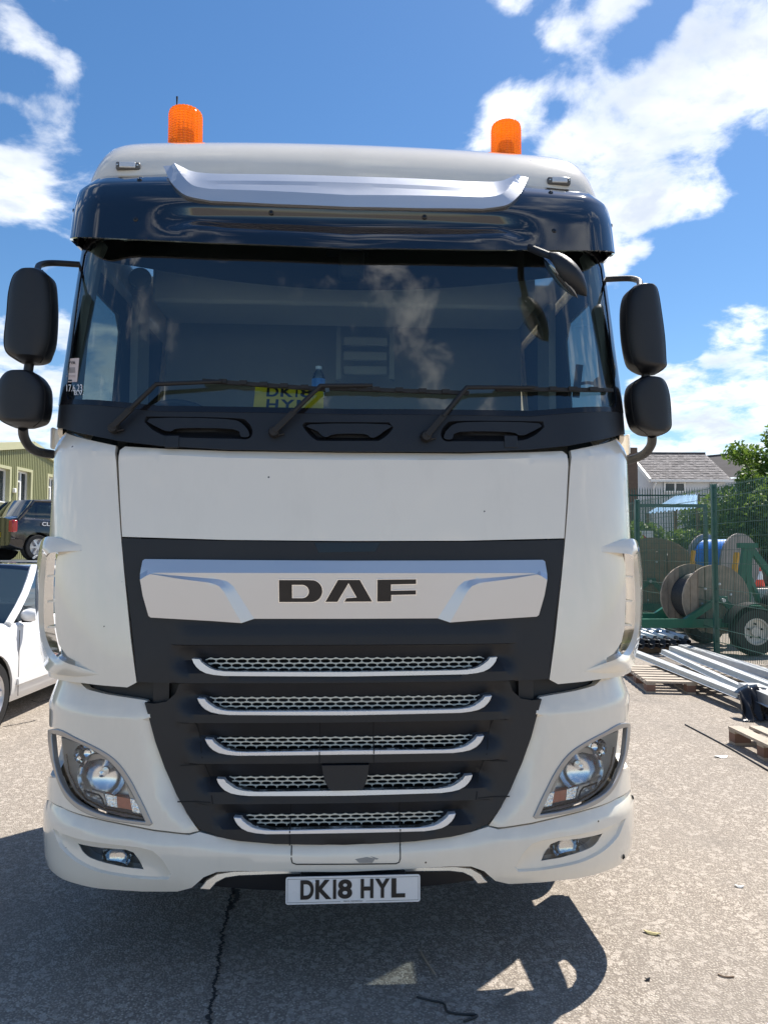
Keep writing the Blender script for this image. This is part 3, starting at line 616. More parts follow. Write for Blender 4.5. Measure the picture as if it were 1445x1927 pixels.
def grille_off(s, z):
    o = 0.0; a = abs(s)
    def w(h): return 1-sstep(h, h+.075, a)
    for k, (zt, zb, zl, zf) in enumerate(BZ):
        up = GT if k == 0 else BZ[k-1][3]
        dz = .45*max(0, a-.25)**2*0
        if zt <= z < up: return w(hw[k])*(-.010-.026*(up-z)/(up-zt))+.004
        if zb <= z < zt: return w(hw[k])*(-.036+(.040)*(zt-z)/(zt-zb))+.004
        if zf <= z < zb: return w(hw[k])*.014*(1-.5*sstep(zl, zf, z) if zf > zl else 1)+.004
    return .004+(.010*sstep(Z(1171), Z(1195), z) if z < Z(1171) else 0)*w(.6)
GO = sym([C0(1020)]+P([(430, 1018), (232, 1013), (231, 1020), (238, 1090), (248, 1170), (260, 1283), (338, 1286), (331, 1305), (314, 1320), (292, 1324), (273, 1322), (281, 1350), (293, 1395), (311, 1445), (333, 1495), (353, 1530), (378, 1560), (410, 1572), (450, 1579), (520, 1585)])+[C0(1587)])
crs = []
for k, (zt, zb, zl, zf) in enumerate(BZ):
    for zz in (zf+.001, zf-.004):
        if k < 4: crs.append([(-hw[k]-.06, zz), (hw[k]+.06, zz)])
crs += [[(-.66, GT+.001), (.66, GT+.001)], [(-.66, GT-.004), (.66, GT-.004)]]
grille = panel('grille', GO, BLACKP, PT, holes=slots, creases=crs, off=grille_off, thick=.03, res=.022, sharp=35)
for k, b in enumerate(bars):
    gb = panel('grille_bar', lip_poly(b, k), SILVERB, PT, off=lambda s, z: .024, thick=.03, res=.02, sharp=40, bevel=.002)
    # honeycomb wires
    mb = MB(); poly = inpoly(slots[k]); zt, zb = BZ[k][0], BZ[k][1]; pw, ph = .0405, (zt-zb)/2.75; ww = hw[k]
    nx = int(ww/pw)+2; done = set()
    for r in range(-1, 5):
        zr = zb+ph*(r+.1)
        for i in range(-nx, nx+1):
            cx_ = (i+(.5 if r % 2 else 0))*pw
            h = [(cx_-pw*.5, zr-ph*.26), (cx_-pw*.5, zr+ph*.26), (cx_-pw*.22, zr+ph*.5), (cx_+pw*.22, zr+ph*.5), (cx_+pw*.5, zr+ph*.26), (cx_+pw*.5, zr-ph*.26), (cx_+pw*.22, zr-ph*.5), (cx_-pw*.22, zr-ph*.5)]
            for j in range(8):
                p, q = h[j], h[(j+1) % 8]; key = (round((p[0]+q[0])*400), round((p[1]+q[1])*400))
                if key in done or not poly((p[0]+q[0])/2, (p[1]+q[1])/2): continue
                done.add(key); mb.beam(SM.pt(p[0], p[1], -.028), SM.pt(q[0], q[1], -.028), .0032, .006, up=(0, 1, 0))
    mb.build('honeycomb_mesh', MESHM, gb, None, kind='stuff')
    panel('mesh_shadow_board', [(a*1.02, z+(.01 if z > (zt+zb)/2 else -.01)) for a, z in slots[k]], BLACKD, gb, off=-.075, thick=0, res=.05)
for us, v0, v1 in (((602, 703), 1360, 1433), ((547, 752), 1512, 1588)):
    for u in us:
        pts = P([(u, v0+(v1-v0)*i/24) for i in range(25)])
        ribbon('panel_gap', [(pts[0][0], z) for a, z in pts if not (BZ[2][1] < z < BZ[2][0] or BZ[4][1] < z < BZ[4][0])], .004, BLACKD, grille, off=lambda s, z: max(grille_off(s, z), .024 if any(l <= z <= b_ for _, b_, l, _f in BZ) else -1)+.0015)
for sg in (-1, 1):
    for pts in ([(370, 1358), (376, 1395), (386, 1438), (398, 1480), (402, 1510)], [(340, 1440), (396, 1437)], [(335, 1508), (398, 1507)]):
        q = P(pts); q = q if sg < 0 else mir(q); ribbon('panel_gap', q, .004, BLACKD, grille, off=lambda s, z: grille_off(s, z)+.0015)
panel('radar_cover', P([(606, 1436), (694, 1435), (690, 1462), (684, 1476), (676, 1482), (626, 1483), (618, 1477), (611, 1464)]), BLACKP, PT, off=.034, thick=.06, res=.03, bevel=.006)
panel('top_vent', P([(592, 1022), (715, 1021), (706, 1038), (600, 1040)]), BLACKG, grille, off=.006, thick=.004)
# --- badge bar
wA = P([(290, 1079), (340, 1083), (412, 1089), (430, 1093), (442, 1103), (460, 1133), (479, 1164)]); wB = P([(290, 1079.6), (340, 1088), (402, 1096), (416, 1102), (425, 1113), (440, 1142), (456, 1171.5)])
wing_in = wB+P([(461, 1181), (400, 1182), (279, 1176), (262, 1085)])
win, wdB = inpoly(wing_in), None
band = wA+P([(485, 1174), (461, 1181)])+wB[::-1]; bin_ = inpoly(band); dA = pdist(wA+wA[::-1]); dB = pdist(wB+wB[::-1])
bzm, bzt = C0(1110)[1], C0(1078)[1]
def badge_off(s, z): return .012+badge_rel(s, z)+(z-bzm)*.17-(.8*(z-bzt)**1 if z > bzt else 0)*.55
def badge_rel(s, z):
    a = -abs(s)
    if win(a, z) or dB(a, z) < 1e-4: return .030
    if dA(a, z) < 1e-4: return .016
    if bin_(a, z): x, y = dA(a, z), dB(a, z); return .016+.014*x/(x+y+1e-6)
    return .016
bo_ = sym([C0(1055)]+P([(460, 1054), (276, 1052), (272, 1055), (269, 1080), (274, 1120), (283, 1158), (287, 1161), (400, 1167.5), (456, 1171.5), (479, 1164), (540, 1164)])+[C0(1164)])
badge = panel('badge_bar', bo_, SILVER, PT, creases=[wA, wB, mir(wA), mir(wB), [(-.74, bzt), (.74, bzt)]], off=badge_off, thick=.03, res=.022, sharp=12, bevel=.002)
def arc(cx_, cy_, rx, ry, a0, a1, n=10): return [(cx_+rx*math.cos(RAD(a0+(a1-a0)*i/n)), cy_-ry*math.sin(RAD(a0+(a1-a0)*i/n))) for i in range(n+1)]
q_ = lambda L_: [(440+x/3.44, 1040+y/3.44) for x, y in L_]
letters = [(q_([(293, 322), (293, 170), (490, 170)])+q_(arc(505, 246, 75, 76, 90, -90, 14))[1:]+q_([(490, 322)]), q_([(386, 211), (440, 211)])+q_(arc(445, 249, 39, 38, 90, -90, 10))+q_([(386, 287)])),
           (q_([(585, 321), (672, 169), (817, 169), (902, 319), (708, 320), (724, 288), (786, 283), (742, 205), (674, 321)]), None),
           (q_([(921, 168), (1178, 165), (1178, 205), (1018, 208), (1018, 239), (1178, 236), (1178, 273), (1021, 276), (1020, 318), (921, 319)]), None)]
for out, hole in letters:
    P2 = P(out); H2 = [P(hole)] if hole else []
    lt = panel('badge_letter', P2, CHROME, badge, holes=H2, off=lambda s, z: badge_off(s, z)+.004, thick=.006, res=.02)
    cxm = sum(a for a, z in P2)/len(P2)
    panel('letter_face', inset(P2, .0032), DCHROME, badge, holes=[inset(h, -.0032) for h in H2], off=lambda s, z: badge_off(s, z)+.0055, thick=.004, res=.02)
# --- chrome strip and valance under the bumper
cs_o = P([(376, 1673), (388, 1657), (408, 1646), (440, 1641.5), (540, 1640)]); cs_i = P([(540, 1648), (450, 1651), (424, 1654.5), (408, 1662), (397, 1674)])
panel('chrome_strip', sym([C0(1639)]+cs_o[::-1]+cs_i[::-1]+[C0(1646.5)]), BRUSH, PT, off=lambda s, z: -.012-(z-C0(1643)[1])*.3, thick=.02, bevel=.004, res=.02)
panel('valance', sym([C0(1634)]+P([(440, 1634), (405, 1637), (380, 1650), (360, 1668), (400, 1678), (470, 1684)])+[C0(1690)]), BLACKP, PT, off=-.045, thick=.10)
# --- number plate
p0, p1, p2_ = aty(537.5, 1703, -.045), aty(790.5, 1696.5, -.045), aty(537.5, 1651.5, -.045)
pw_, ph_ = .52, .111; px = p0.x; pz = (p0.z+p1.z)/2; py = -.045
def rrect(x0, z0, x1, z1, r, y, n=5):
    o = []
    for cx_, cz_, a0 in ((x1-r, z1-r, 0), (x0+r, z1-r, 90), (x0+r, z0+r, 180), (x1-r, z0+r, 270)):
        o += [Vector((cx_+r*math.cos(RAD(a0+90*i/n)), y, cz_+r*math.sin(RAD(a0+90*i/n)))) for i in range(n+1)]
    return o
sw = p1.x-p0.x; sh = p2_.z-p0.z
plate = MB().prism(rrect(px, pz, px+sw, pz+sh, .009, 0), (0, py, 0), (0, py+.004, 0)).build('number_plate', PLATEW, PT)
MB().prism(rrect(px+.05, pz+.01, px+sw-.05, pz+sh-.01, .005, 0), (0, py+.0045, 0), (0, .02, 0)).build('plate_bracket', BLACKP, plate)
# thin border
for a_, b_ in (((.006, .0065), (sw-.006, .0075)), ((.006, sh-.0075), (sw-.006, sh-.0065)), ((.006, .0065), (.007, sh-.0065)), ((sw-.007, .0065), (sw-.006, sh-.0065))):
    MB().box((px+a_[0], py-.0006, pz+a_[1]), (px+b_[0], py-.0001, pz+b_[1])).build('plate_border', INK, plate)
MB().box((px+sw*.405, py-.0009, pz+.004), (px+sw*.595, py-.0002, pz+.013)).build('dealer_strip', PLATEW, plate)
text_obj('dealer_name', 'PRECIA COMMERCIALS', INK, plate, (px+sw*.43, py-.0012, pz+.0062), (1, 0, 0), (0, 0, 1), sw*.14, .0045, .0004)
chars = [('D', 565, 590), ('K', 593, 623), ('I', 626, 632), ('8', 635, 662), ('H', 678, 702), ('Y', 705, 733), ('L', 736, 762)]
for ch, ua, ub in chars:
    f0 = (ua-537.5)/253; f1 = (ub-537.5)/253
    text_obj('plate_letter', ch, INK, plate, (px+f0*sw, py-.0012, pz+sh*.18), (1, 0, 0), (0, 0, 1), (f1-f0)*sw, sh*.71, .001, .035 if ch not in 'I' else 0.)
for fx, m in ((.21, PLATEW), (.69, INK)):
    MB().lathe([(0, -.004), (.004, -.0035), (.006, 0)], (px+sw*fx, py-.001, pz+sh*.80), 'Y', 12).build('plate_screw', m, plate)
# --- cowl under the windscreen with three grab handles
pk1 = smo(P([(268, 786), (290, 784), (440, 787), (466, 794), (476, 812), (468, 826), (440, 826), (330, 823), (296, 814), (276, 798)]), 4); pk2 = smo(P([(570, 797), (600, 795), (710, 795), (740, 797), (734, 814), (716, 828), (700, 830), (610, 830), (594, 828), (578, 814)]), 4)
pks = [pk1, pk2, mir(pk1)]; pki = [(inpoly(p), pdist(p)) for p in pks]
def cowl_off(s, z):
    o = .004
    for i_, d_ in pki:
        if i_(s, z): o -= min(.035, d_(s, z)*1.9)
    return o
cz0 = aty(106, 765, .38).z; cz1 = aty(106, 795, .38).z
co = sym([C0(850)]+P([(430, 846.5), (300, 839), (225, 830), (160, 817), (122, 807)])+[(-SM.side(cz1, -.02), cz1), (-SM.side(cz0, .0), cz0+.012)]+P([(116, 757), (300, 768.5)])+[C0(774)])
cowl = panel('cowl', co, BLACKP, PT, creases=[p+[p[0]] for p in pks], off=cowl_off, thick=.03, res=.02)
hb1 = P([(283, 788), (425, 789), (459, 800), (470, 820), (454, 822), (440, 808), (342, 806), (322, 812), (303, 807)]); hb2 = P([(583, 799), (728, 799), (722, 812), (706, 823), (696, 823), (685, 817), (632, 817), (612, 823), (598, 812)])
for hb in (hb1, hb2, mir(hb1)):
    gh = panel('grab_handle', smo(hb, 3), BLACKP, PT, off=.006, thick=.03, bevel=.005, res=.02)
for u in (325, 960):
    a, z0 = SM.hit(u, 820); z1 = SM.hit(u, 843)[1]; panel('handle_stay', [(a-.028, z1), (a+.028, z1), (a+.028, z0), (a-.028, z0)], BLACKP, cowl, off=.008, thick=.01, bevel=.002)
# --- windscreen
GLo = smo(P([(200, 441), (168, 452), (154, 478), (141, 560), (129, 660), (119, 744)]), 5, False)+P([(124, 756), (300, 768), (470, 772)])
glass_o = sym([C0(436)]+GLo+[C0(774.5)])
fr_in = sym([C0(442)]+P([(203, 447), (174, 458), (161, 480), (148, 562), (136, 660), (128, 744), (131, 752), (300, 764)])+[C0(770)])
zf0, zf1 = aty(108, 757, .38).z, aty(143, 470, .5).z
fr_o = sym([C0(430)]+P([(192, 432), (160, 442), (146, 474), (133, 560), (120, 660), (111, 744), (112, 762), (300, 775)])+[C0(780)])
panel('windscreen_frame', fr_o, BLACKG, PT, holes=[fr_in], off=.006, thick=.02, res=.03)
ws = panel('windscreen', glass_o, GLASS, PT, off=.002, thick=0, res=.03)
# --- cab sides, roof edges, back wall
def side_pos(sg):
    def f(s, z, o): p = SM.pt(s*sg, z, o); return p
    return f
YB = 2.25
def s_at_y(y, z): return SM.W(z)-SM.R+SM.Ls+(y-SM.prof(z)-SM.a(z)*SM.W(z)**2-SM.Ry(z))
frl = sfun([(a, z) for a, z in P([(146, 474), (133, 560), (120, 660), (111, 744)])])
for sg in (-1, 1):
    zs1 = [2.16, 2.3, 2.45, 2.6, 2.75, 2.9, 3.0, 3.12]
    o = [(frl(z)+.002, z) for z in zs1]+[(s_at_y(YB, 3.12), 3.12), (s_at_y(YB, 1.06), 1.06), (s_at_y(1.55, 1.06), 1.06), (s_at_y(1.45, .8), .8), (s_at_y(.78, .8), .8), (s_at_y(.74, 1.75), 1.75), (s_at_y(.60, 1.80), 1.80), (s_at_y(.60, 2.10), 2.10)]
    win = [(s_at_y(.50, 2.24), 2.24), (s_at_y(1.20, 2.22), 2.22), (s_at_y(1.20, 2.82), 2.82), (s_at_y(1.12, 2.90), 2.90), (s_at_y(.62, 2.90), 2.90), (s_at_y(.57, 2.86), 2.86)]
    m = (lambda q: q) if sg > 0 else mir
    sw_ = panel('cab_side', m(o), WHITE, PT, holes=[m(win)], off=0., thick=.02, res=.07)
    panel('door_lining', m([(s_at_y(.47, 2.16), 2.16), (s_at_y(2.05, 2.16), 2.16), (s_at_y(2.05, 3.0), 3.0), (s_at_y(.56, 3.0), 3.0)]), INTD, sw_, holes=[m(win)], off=-.024, thick=0, res=.1)
    MB().tube([SM.pt(a*sg, z, -.012) for a, z in dense(win, .05)]+[SM.pt(win[0][0]*sg, win[0][1], -.012)], .013, 8).build('window_seal', RUBBER, sw_)
    panel('door_window', m([(a, z) for a, z in win]), SGLASS, sw_, off=-.02, thick=0, res=.1)
    for pts in ([(s_at_y(.64, 1.85), 1.85), (s_at_y(.64, 2.2), 2.2)], [(s_at_y(1.62, 1.1), 1.1), (s_at_y(1.62, 2.98), 2.98)], [(s_at_y(.75, 2.97), 2.97), (s_at_y(1.62, 2.98), 2.98)]):
        ribbon('door_gap', m(pts), .006, BLACKD, sw_, off=.001)
    q = SM.pt(sg*s_at_y(1.5, 1.62), 1.62, .012); MB().box((q.x-.012, q.y-.09, q.z-.018), (q.x+.012, q.y+.09, q.z+.018)).build('door_handle', BLACKP, sw_, bevel=.006)
    # small white lamp on the pillar foot beside the mirror arm
    q = aty(97, 825, .62); mb = MB().box((-abs(q.x)*1 if sg < 0 else abs(q.x)-.02, .60, q.z-.05), (-abs(q.x)+.02 if sg < 0 else abs(q.x), .68, q.z+.05)); mb.build('repeater_lamp', WHITE, sw_, bevel=.01)
# roof cap: a rounded dome
RW, RY0, RL, RB, RH = 1.20, .40, 1.95, 3.06, .60
def roof_z(x, y):
    u = min(1, abs(x)/RW); v = 1-min(1, max(0, (y-RY0))/.75)
    e = 1-u**26; f_ = 1-v**3.6
    return RB+(RH+.03*(y-RY0))*max(0, e)**.30*max(0, f_)**.40
xs_ = [RW*math.sin(math.pi/2*k/26)**.8 if k else 0 for k in range(27)]; xs_ = [-x for x in reversed(xs_[1:])]+xs_
ys_ = [RY0+.75*(1-math.cos(math.pi/2*k/22)) for k in range(23)]+[RY0+.75+(YB-RY0-.75)*k/6 for k in range(1, 7)]
rows = [[Vector((x, y+.05*x*x, roof_z(x, y))) for x in xs_] for y in ys_]
rf = MB().grid(rows).build('roof', WHITE, PT, 60)
panel('roof_side_skirt', [(-1.0, 3.0), (1.0, 3.0), (1.0, 3.1), (-1.0, 3.1)], WHITE, PT, off=-.03, thick=.02, res=.08)
_bz = [.9, 1.3, 1.8, 2.2, 2.5, 2.8, 3.1, 3.5]
MB().prism([Vector((-SM.W(z)+.004, 0, z)) for z in _bz]+[Vector((SM.W(z)-.004, 0, z)) for z in reversed(_bz)], (0, YB-.03, 0), (0, YB, 0)).build('cab_back', WHITE, PT)
MB().box((-1.10, .62, .92), (1.10, YB-.05, .98)).build('cab_floor', INTD, PT)
# roof marker lamps
for u, v in ((243, 315), (1050, 343)):
    y = .38
    for _ in range(60):
        q = aty(u, v, y)
        if roof_z(q.x, y-.05*q.x*q.x) >= q.z: break
        y += .008
    m_ = MB().box((q.x-.055, q.y-.02, q.z-.018), (q.x+.055, q.y+.03, q.z+.018)).build('marker_lamp', M('lamp_base', (.12, .12, .12), .4), PT, bevel=.008)
    MB().box((q.x-.036, q.y-.028, q.z-.013), (q.x+.036, q.y-.018, q.z+.013)).build('marker_lens', M('mlens', (.75, .76, .76), .15, metal=.3, var=.1, vs_=80), m_, bevel=.003)
    for dx in (-.045, .045): MB().lathe([(0, -.006), (.004, -.005), (.005, 0)], (q.x+dx, q.y-.02, q.z), 'Y', 8).build('lamp_screw', BRUSH, m_)
# beacons
for u, v0, v1, w in ((349, 205, 280, 62), (952, 230, 300, 57)):
    y = 1.02; q = aty(u, v1, y); r = w/2/FPX*(y-CAMP.y)*1.0; ztop = aty(u, v0, y).z-.022
    zb0 = roof_z(q.x, y)-.02
    bc = MB().lathe([(r*.98, zb0), (r*1.04, zb0+.005), (r*1.04, zb0+.06), (r*.9, zb0+.07)], (q.x, y, 0), 'Z', 32).build('beacon', M('beacon_base', (.45, .04, .01), .35, var=.3, vs_=30), PT)
    rows = []; n = 96
    zz = [zb0+.05+(ztop-zb0-.05)*k/36 for k in range(37)]
    for k, z in enumerate(zz):
        rr = r*(1.0 if z < ztop-.03 else (1-.07*((z-ztop+.03)/.03)**2)); row = []
        for i in range(n):
            t_ = 2*math.pi*i/n; rad = rr*(1+.022*(1 if i % 4 < 2 else -1))*(1+.012*(1 if k % 2 else -1)); row.append(Vector((q.x+rad*math.cos(t_), y+rad*math.sin(t_), z)))
        rows.append(row)
    rows.append([Vector((q.x+.8*r*math.cos(2*math.pi*i/n), y+.8*r*math.sin(2*math.pi*i/n), ztop+.006)) for i in range(n)]); rows.append([Vector((q.x, y, ztop+.005))]*n)
    MB().grid(rows, True).build('beacon_dome', ORANGE, bc, 20)
    MB().lathe([(r*.55, zb0+.03), (r*.62, zb0+.08), (r*.52, (zb0+ztop)/2+.045), (r*.2, (zb0+ztop)/2+.05), (0.001, (zb0+ztop)/2+.05)], (q.x, y, 0), 'Z', 10).build('beacon_core', ORANGE_CORE, bc)
q = aty(333.5, 206, 1.35); q2 = aty(333, 180, 1.35)
ant = MB().tube([(q.x, 1.35, roof_z(q.x, 1.3)-.02), (q.x, 1.35, q.z), (q2.x, 1.36, q2.z-.04), (q2.x, 1.36, q2.z)], [.004, .004, .004, .006], 8).build('roof_aerial', RUBBER, PT)
# --- sun visor
vz0, vz1 = aty(128, 443, .38).z, aty(140, 345, .46).z
vo_ = sym([C0(467, SV)]+P([(400, 457), (250, 450), (160, 446)], SV)+[(-SV.side(vz0, -.03), vz0), (-SV.side(vz0, .14), vz0+.01), (-SV.side(vz1, .14), vz1), (-SV.side(vz1, -.03), vz1)]+P([(165, 329), (240, 323), (310, 319), (400, 320)], SV)+[C0(326, SV)])
rc = P([(322, 372), (338, 398), (352, 410), (400, 420), (520, 428)], SV)
vtop = zfun(P([(240, 323), (330, 350), (362, 376), (420, 383)], SV)+[C0(396, SV)])
vmid = zfun(P([(240, 432), (330, 428), (362, 418), (420, 424)], SV)+[C0(437, SV)])
def visor_off(s, z):
    a = abs(s); o = .0
    w = 1-sstep(.64, .84, a)
    zm = vmid(s); zt = C0(396, SV)[1]
    if w > 0:
        # scoop under the silver strip
        t = (z-zm)/max(.02, (zt-zm)); o -= w*.030*sstep(-.25, .35, t)*(1-sstep(.55, 1.25, t)) if -.4 < t < 1.4 else 0
    if z > 3.24: o -= (z-3.24)*.5
    return o
visor = panel('sun_visor', vo_, NAVY, PT, surf=SV, off=visor_off, thick=.012, res=.024, sharp=60)
st_o = smo(P([(309, 315), (322, 343), (338, 362), (357, 373.5), (399, 382)], SV), 4, False)+P([(520, 388)], SV)+[C0(393, SV)]
st_c = smo(P([(331, 313), (345, 335), (366, 355), (400, 362)], SV), 4, False)+P([(520, 366)], SV)+[C0(373, SV)]
st_t = P([(331, 313), (357, 320), (430, 322), (520, 323)], SV)+[C0(327, SV)]
czf = zfun(st_c); bzf = zfun(st_o)
def strip_off(s, z):
    c_, b_ = czf(s), bzf(s)
    if abs(s) > abs(st_c[0][0]): return .012
    if z > c_: return max(.030-(z-c_)*.42, visor_off(s, z)+.010)
    return .030-.010*(c_-z)/max(.005, c_-b_)
strip = panel('visor_strip', sym([st_t[-1]]+st_t[-2::-1]+st_o), SILVER, PT, surf=SV, creases=[st_c+mir(st_c[:-1])[::-1]], off=strip_off, thick=.03, res=.024, sharp=9, bevel=.002)
for u, v in ((262, 338), (256, 413), (510, 397)):
    for sg in (-1, 1):
        a, z = SV.hit(u, v); a *= -sg; p = SV.pt(a, z, visor_off(a, z))
        MB().lathe([(0.001, -.006), (.006, -.006), (.010, -.003), (.012, .002)], p, 'Y', 14).build('visor_bolt', BLACKG, visor)
for sg in (-1, 1):
    z = aty(128, 402, .5).z; MB().lathe([(0.001, -.004), (.008, -.003), (.012, .004)] if sg < 0 else [(0.001, .004), (.008, .003), (.012, -.004)], (sg*1.228, .47, z), 'X', 12).build('visor_bolt', BLACKG, visor)
# --- door mirrors
def housing(rows_, y, dh, ex=2.6, nseg=28):
    R_ = []; n = len(rows_)
    rows_ = [(v, a, b) for v, a, b in [(p.x, p.y, p.z) for p in smooth_path([Vector(r) for r in rows_], 4)]]
    for i, (v, ua, ub) in enumerate(rows_):
        A_, B_ = aty(ua, v, y), aty(ub, v, y); c = (A_+B_)/2; w = (B_.x-A_.x)/2; tt = min(i, len(rows_)-1-i)/len(rows_); d = dh*min(1, .35+tt*4.5)
        row = []
        for k in range(nseg):
            t_ = 2*math.pi*k/nseg; cx_, sx_ = math.cos(t_), math.sin(t_)
            yy = math.copysign(abs(sx_)**(2/ex), sx_)*d; yy = yy if yy < 0 else yy*.55
            row.append(Vector((c.x+math.copysign(abs(cx_)**(2/ex), cx_)*w, y+yy, c.z)))
        R_.append(row)
    for e, k in ((0, 0), (-1, len(R_))):
        cc = sum(R_[e], Vector())/nseg; R_.insert(0 if e == 0 else len(R_), [cc]*nseg)
    return R_
mirs = [(-1, [(511, 66, 84), (518, 50, 92), (530, 33, 104), (560, 23, 108), (600, 19, 109), (645, 14, 106), (668, 18, 99), (680, 33, 92), (686, 46, 80)], [(700, 40, 62), (706, 25, 75), (716, 12, 87), (735, 2, 97), (765, -1, 98), (788, 3, 94), (798, 12, 86), (806, 30, 66)],
         [(152, 498), (100, 495), (78, 498), (72, 504), (72, 514)], [(56, 684), (53, 704)], [(44, 804), (46, 822), (56, 840), (72, 850), (100, 855)]),
        (1, [(540, 1195, 1213), (547, 1183, 1224), (560, 1172, 1231), (590, 1167, 1237), (640, 1169, 1244), (682, 1177, 1246), (696, 1188, 1245), (705, 1202, 1232)], [(711, 1205, 1222), (718, 1192, 1236), (730, 1179, 1247), (755, 1175, 1254), (790, 1180, 1256), (808, 1188, 1255), (817, 1202, 1246), (821, 1214, 1238)],
         [(1132, 526), (1180, 524), (1198, 527), (1203, 532), (1203, 542)], [(1214, 704), (1215, 716)], [(1226, 818), (1225, 836), (1214, 852), (1198, 861), (1176, 868)])]
for sg, up, lo, a1, a2, a3 in mirs:
    dm = MB().grid(housing(up, .42, .10), True).build('door_mirror', BLACKP, PT, 40)
    MB().grid(housing(lo, .42, .10), True).build('lower_mirror', BLACKP, dm, 40)
    for rr in (up, lo):
        hr = housing(rr, .42, .10)
        for k in ((17, 26) if sg < 0 else (16, 25)): MB().tube([r[k] for r in hr[2:-2]], .0022, 6).build('housing_seam', BLACKD, dm)
    for nm, pts, r, ends in (('mirror_arm', a1, .014, (.62, .42)), ('mirror_link', a2, .020, (.42, .42)), ('mirror_arm', a3, .021, (.42, .66))):
        k = len(pts)-1; MB().tube(smooth_path([aty(u, v, ends[0]+(ends[1]-ends[0])*i/k) for i, (u, v) in enumerate(pts)], 5), r, 12).build(nm, BLACKP, dm, 50)
    for rr in (up, lo):
        us = [r for r in rr]; va, vb = us[1][0], us[-2][0]; ua = max(r[1] for r in us[2:-2]); ub = min(r[2] for r in us[2:-2])
        A_, B_ = aty(ua+3, vb-8, .482), aty(ub-3, va+10, .482); MB().box((A_.x, .470, A_.z), (B_.x, .482, B_.z)).build('mirror_glass', CHROME, dm, bevel=.004)
# --- close-view mirror hanging in front of the windscreen
y = .10; ax0, ax1 = aty(1033, 474, y+.02), aty(1104, 558, y-.03); dv = ax1-ax0; perp = Vector((dv.z, 0, -dv.x)).normalized()
rows = []; prof = [0, .55, .8, .95, 1.0, .98, .88, .7, .45, 0]
for i, w in enumerate(prof):
    t_ = i/(len(prof)-1); c = ax0+dv*t_; w_ = max(.001, w)*.046
    rows.append([c+perp*(w_*math.cos(2*math.pi*k/20))*(1)+Vector((0, 1, 0))*(w_*1.3*math.sin(2*math.pi*k/20)) for k in range(20)])
km = MB().grid(rows, True).build('close_view_mirror', BLACKP, PT, 50)
MB().tube([aty(985, 462, .30), aty(1010, 472, .2), aty(1040, 484, .13)], .016, 10).build('mirror_bracket', BLACKP, km)
rows = []
for i, w in enumerate(prof):
    t_ = i/(len(prof)-1); c = ax0+dv*(.04+.92*t_)-perp*.0; w_ = max(.001, w)*.036
    rows.append([c+Vector((-.028, .012, -.012))+perp*(w_*.55*math.cos(2*math.pi*k/20))+Vector((.0, 1, .0))*(w_*1.15*math.sin(2*math.pi*k/20)) for k in range(20)])
MB().grid(rows, True).build('mirror_glass', M('dark_mirror', (.25, .27, .3), .05, metal=1.), km, 50)
# --- wipers
def W3(u, v, off=.03): a, z = SM.hit(u, v); return SM.pt(a, z, off)
for piv, elbow, armend, blade in (((217, 806), (300, 728), (420, 722), ((384, 719), (612, 735))), ((517, 814), (604, 731), (700, 729), ((620, 733), (880, 742))), ((801, 822), (874, 734), (1000, 733), ((930, 735), (1142, 736)))):
    wp = MB().lathe([(0, -.04), (.018, -.038), (.024, -.02), (.026, .02)], W3(*piv, .0), 'Y', 14).build('wiper', RUBBER, PT)
    MB().beam(W3(*piv, .035), W3(piv[0]+(elbow[0]-piv[0])*.45, piv[1]+(elbow[1]-piv[1])*.45, .045), .026, .014, (0, 1, 0)).build('wiper_arm', RUBBER, wp, bevel=.003)
    MB().tube([W3(piv[0]+(elbow[0]-piv[0])*.4, piv[1]+(elbow[1]-piv[1])*.4, .045), W3(*elbow, .05), W3((elbow[0]+armend[0])/2, (elbow[1]+armend[1])/2, .045), W3(*armend, .04)], [.011, .010, .009, .008], 8).build('wiper_rod', RUBBER, wp)
    n = 12; pts = [(blade[0][0]+(blade[1][0]-blade[0][0])*i/n, blade[0][1]+(blade[1][1]-blade[0][1])*i/n) for i in range(n+1)]
    mb = MB()
    for i in range(n): mb.beam(W3(*pts[i], .022), W3(*pts[i+1], .022), .015, .018, (0, 1, 0))
    mb.build('wiper_blade', RUBBER, wp, None)
    mb = MB()
    for i in (2, 4, 6, 8, 10): mb.beam(W3(pts[i][0]-7, pts[i][1]-1, .034), W3(pts[i][0]+7, pts[i][1]-1, .034), .016, .012, (0, 1, 0))
    mb.build('blade_clips', RUBBER, wp, None, kind='stuff')
    q = W3(piv[0]+18, piv[1]+3, .012); MB().tube([W3(*piv, .02), W3(piv[0]+8, piv[1]+6, .02), q], .004, 6).build('washer_jet', RUBBER, wp)
# --- stickers and pen marks on the glass
PINK = M('sticker_pink', (.72, .60, .56), .6, var=.02)
gs = panel('glass_sticker', P([(126.5, 677), (151, 674), (147, 719), (122.5, 720.5)]), PINK, ws, off=.004, thick=.001, res=.03)
def on_glass(txt, u, v, w, h, mat, bold=0.0):
    p0_, p1_, p2__ = W3(u, v, .0065), W3(u+w, v, .0065), W3(u, v-h, .0065); return text_obj('glass_marking', txt, mat, ws, p0_, p1_-p0_, p2__-p0_, (p1_-p0_).length, (p2__-p0_).length, .0005, bold)
on_glass('\u2713VA', 132, 686, 13, 6, INK, .01)
on_glass('||||||||', 131, 702, 13, 10, M('print_grey', (.2, .2, .2), .6)); on_glass('==========', 128, 710, 17, 3, M('print_grey2', (.45, .35, .33), .6)); on_glass('. \u25A0 .', 127, 718, 17, 3, INK)
PEN = M('white_pen', (.8, .8, .8), .7)
on_glass('17.6.23', 129, 737, 29, 13, PEN); on_glass('B.V.', 143, 744, 17, 8, PEN)
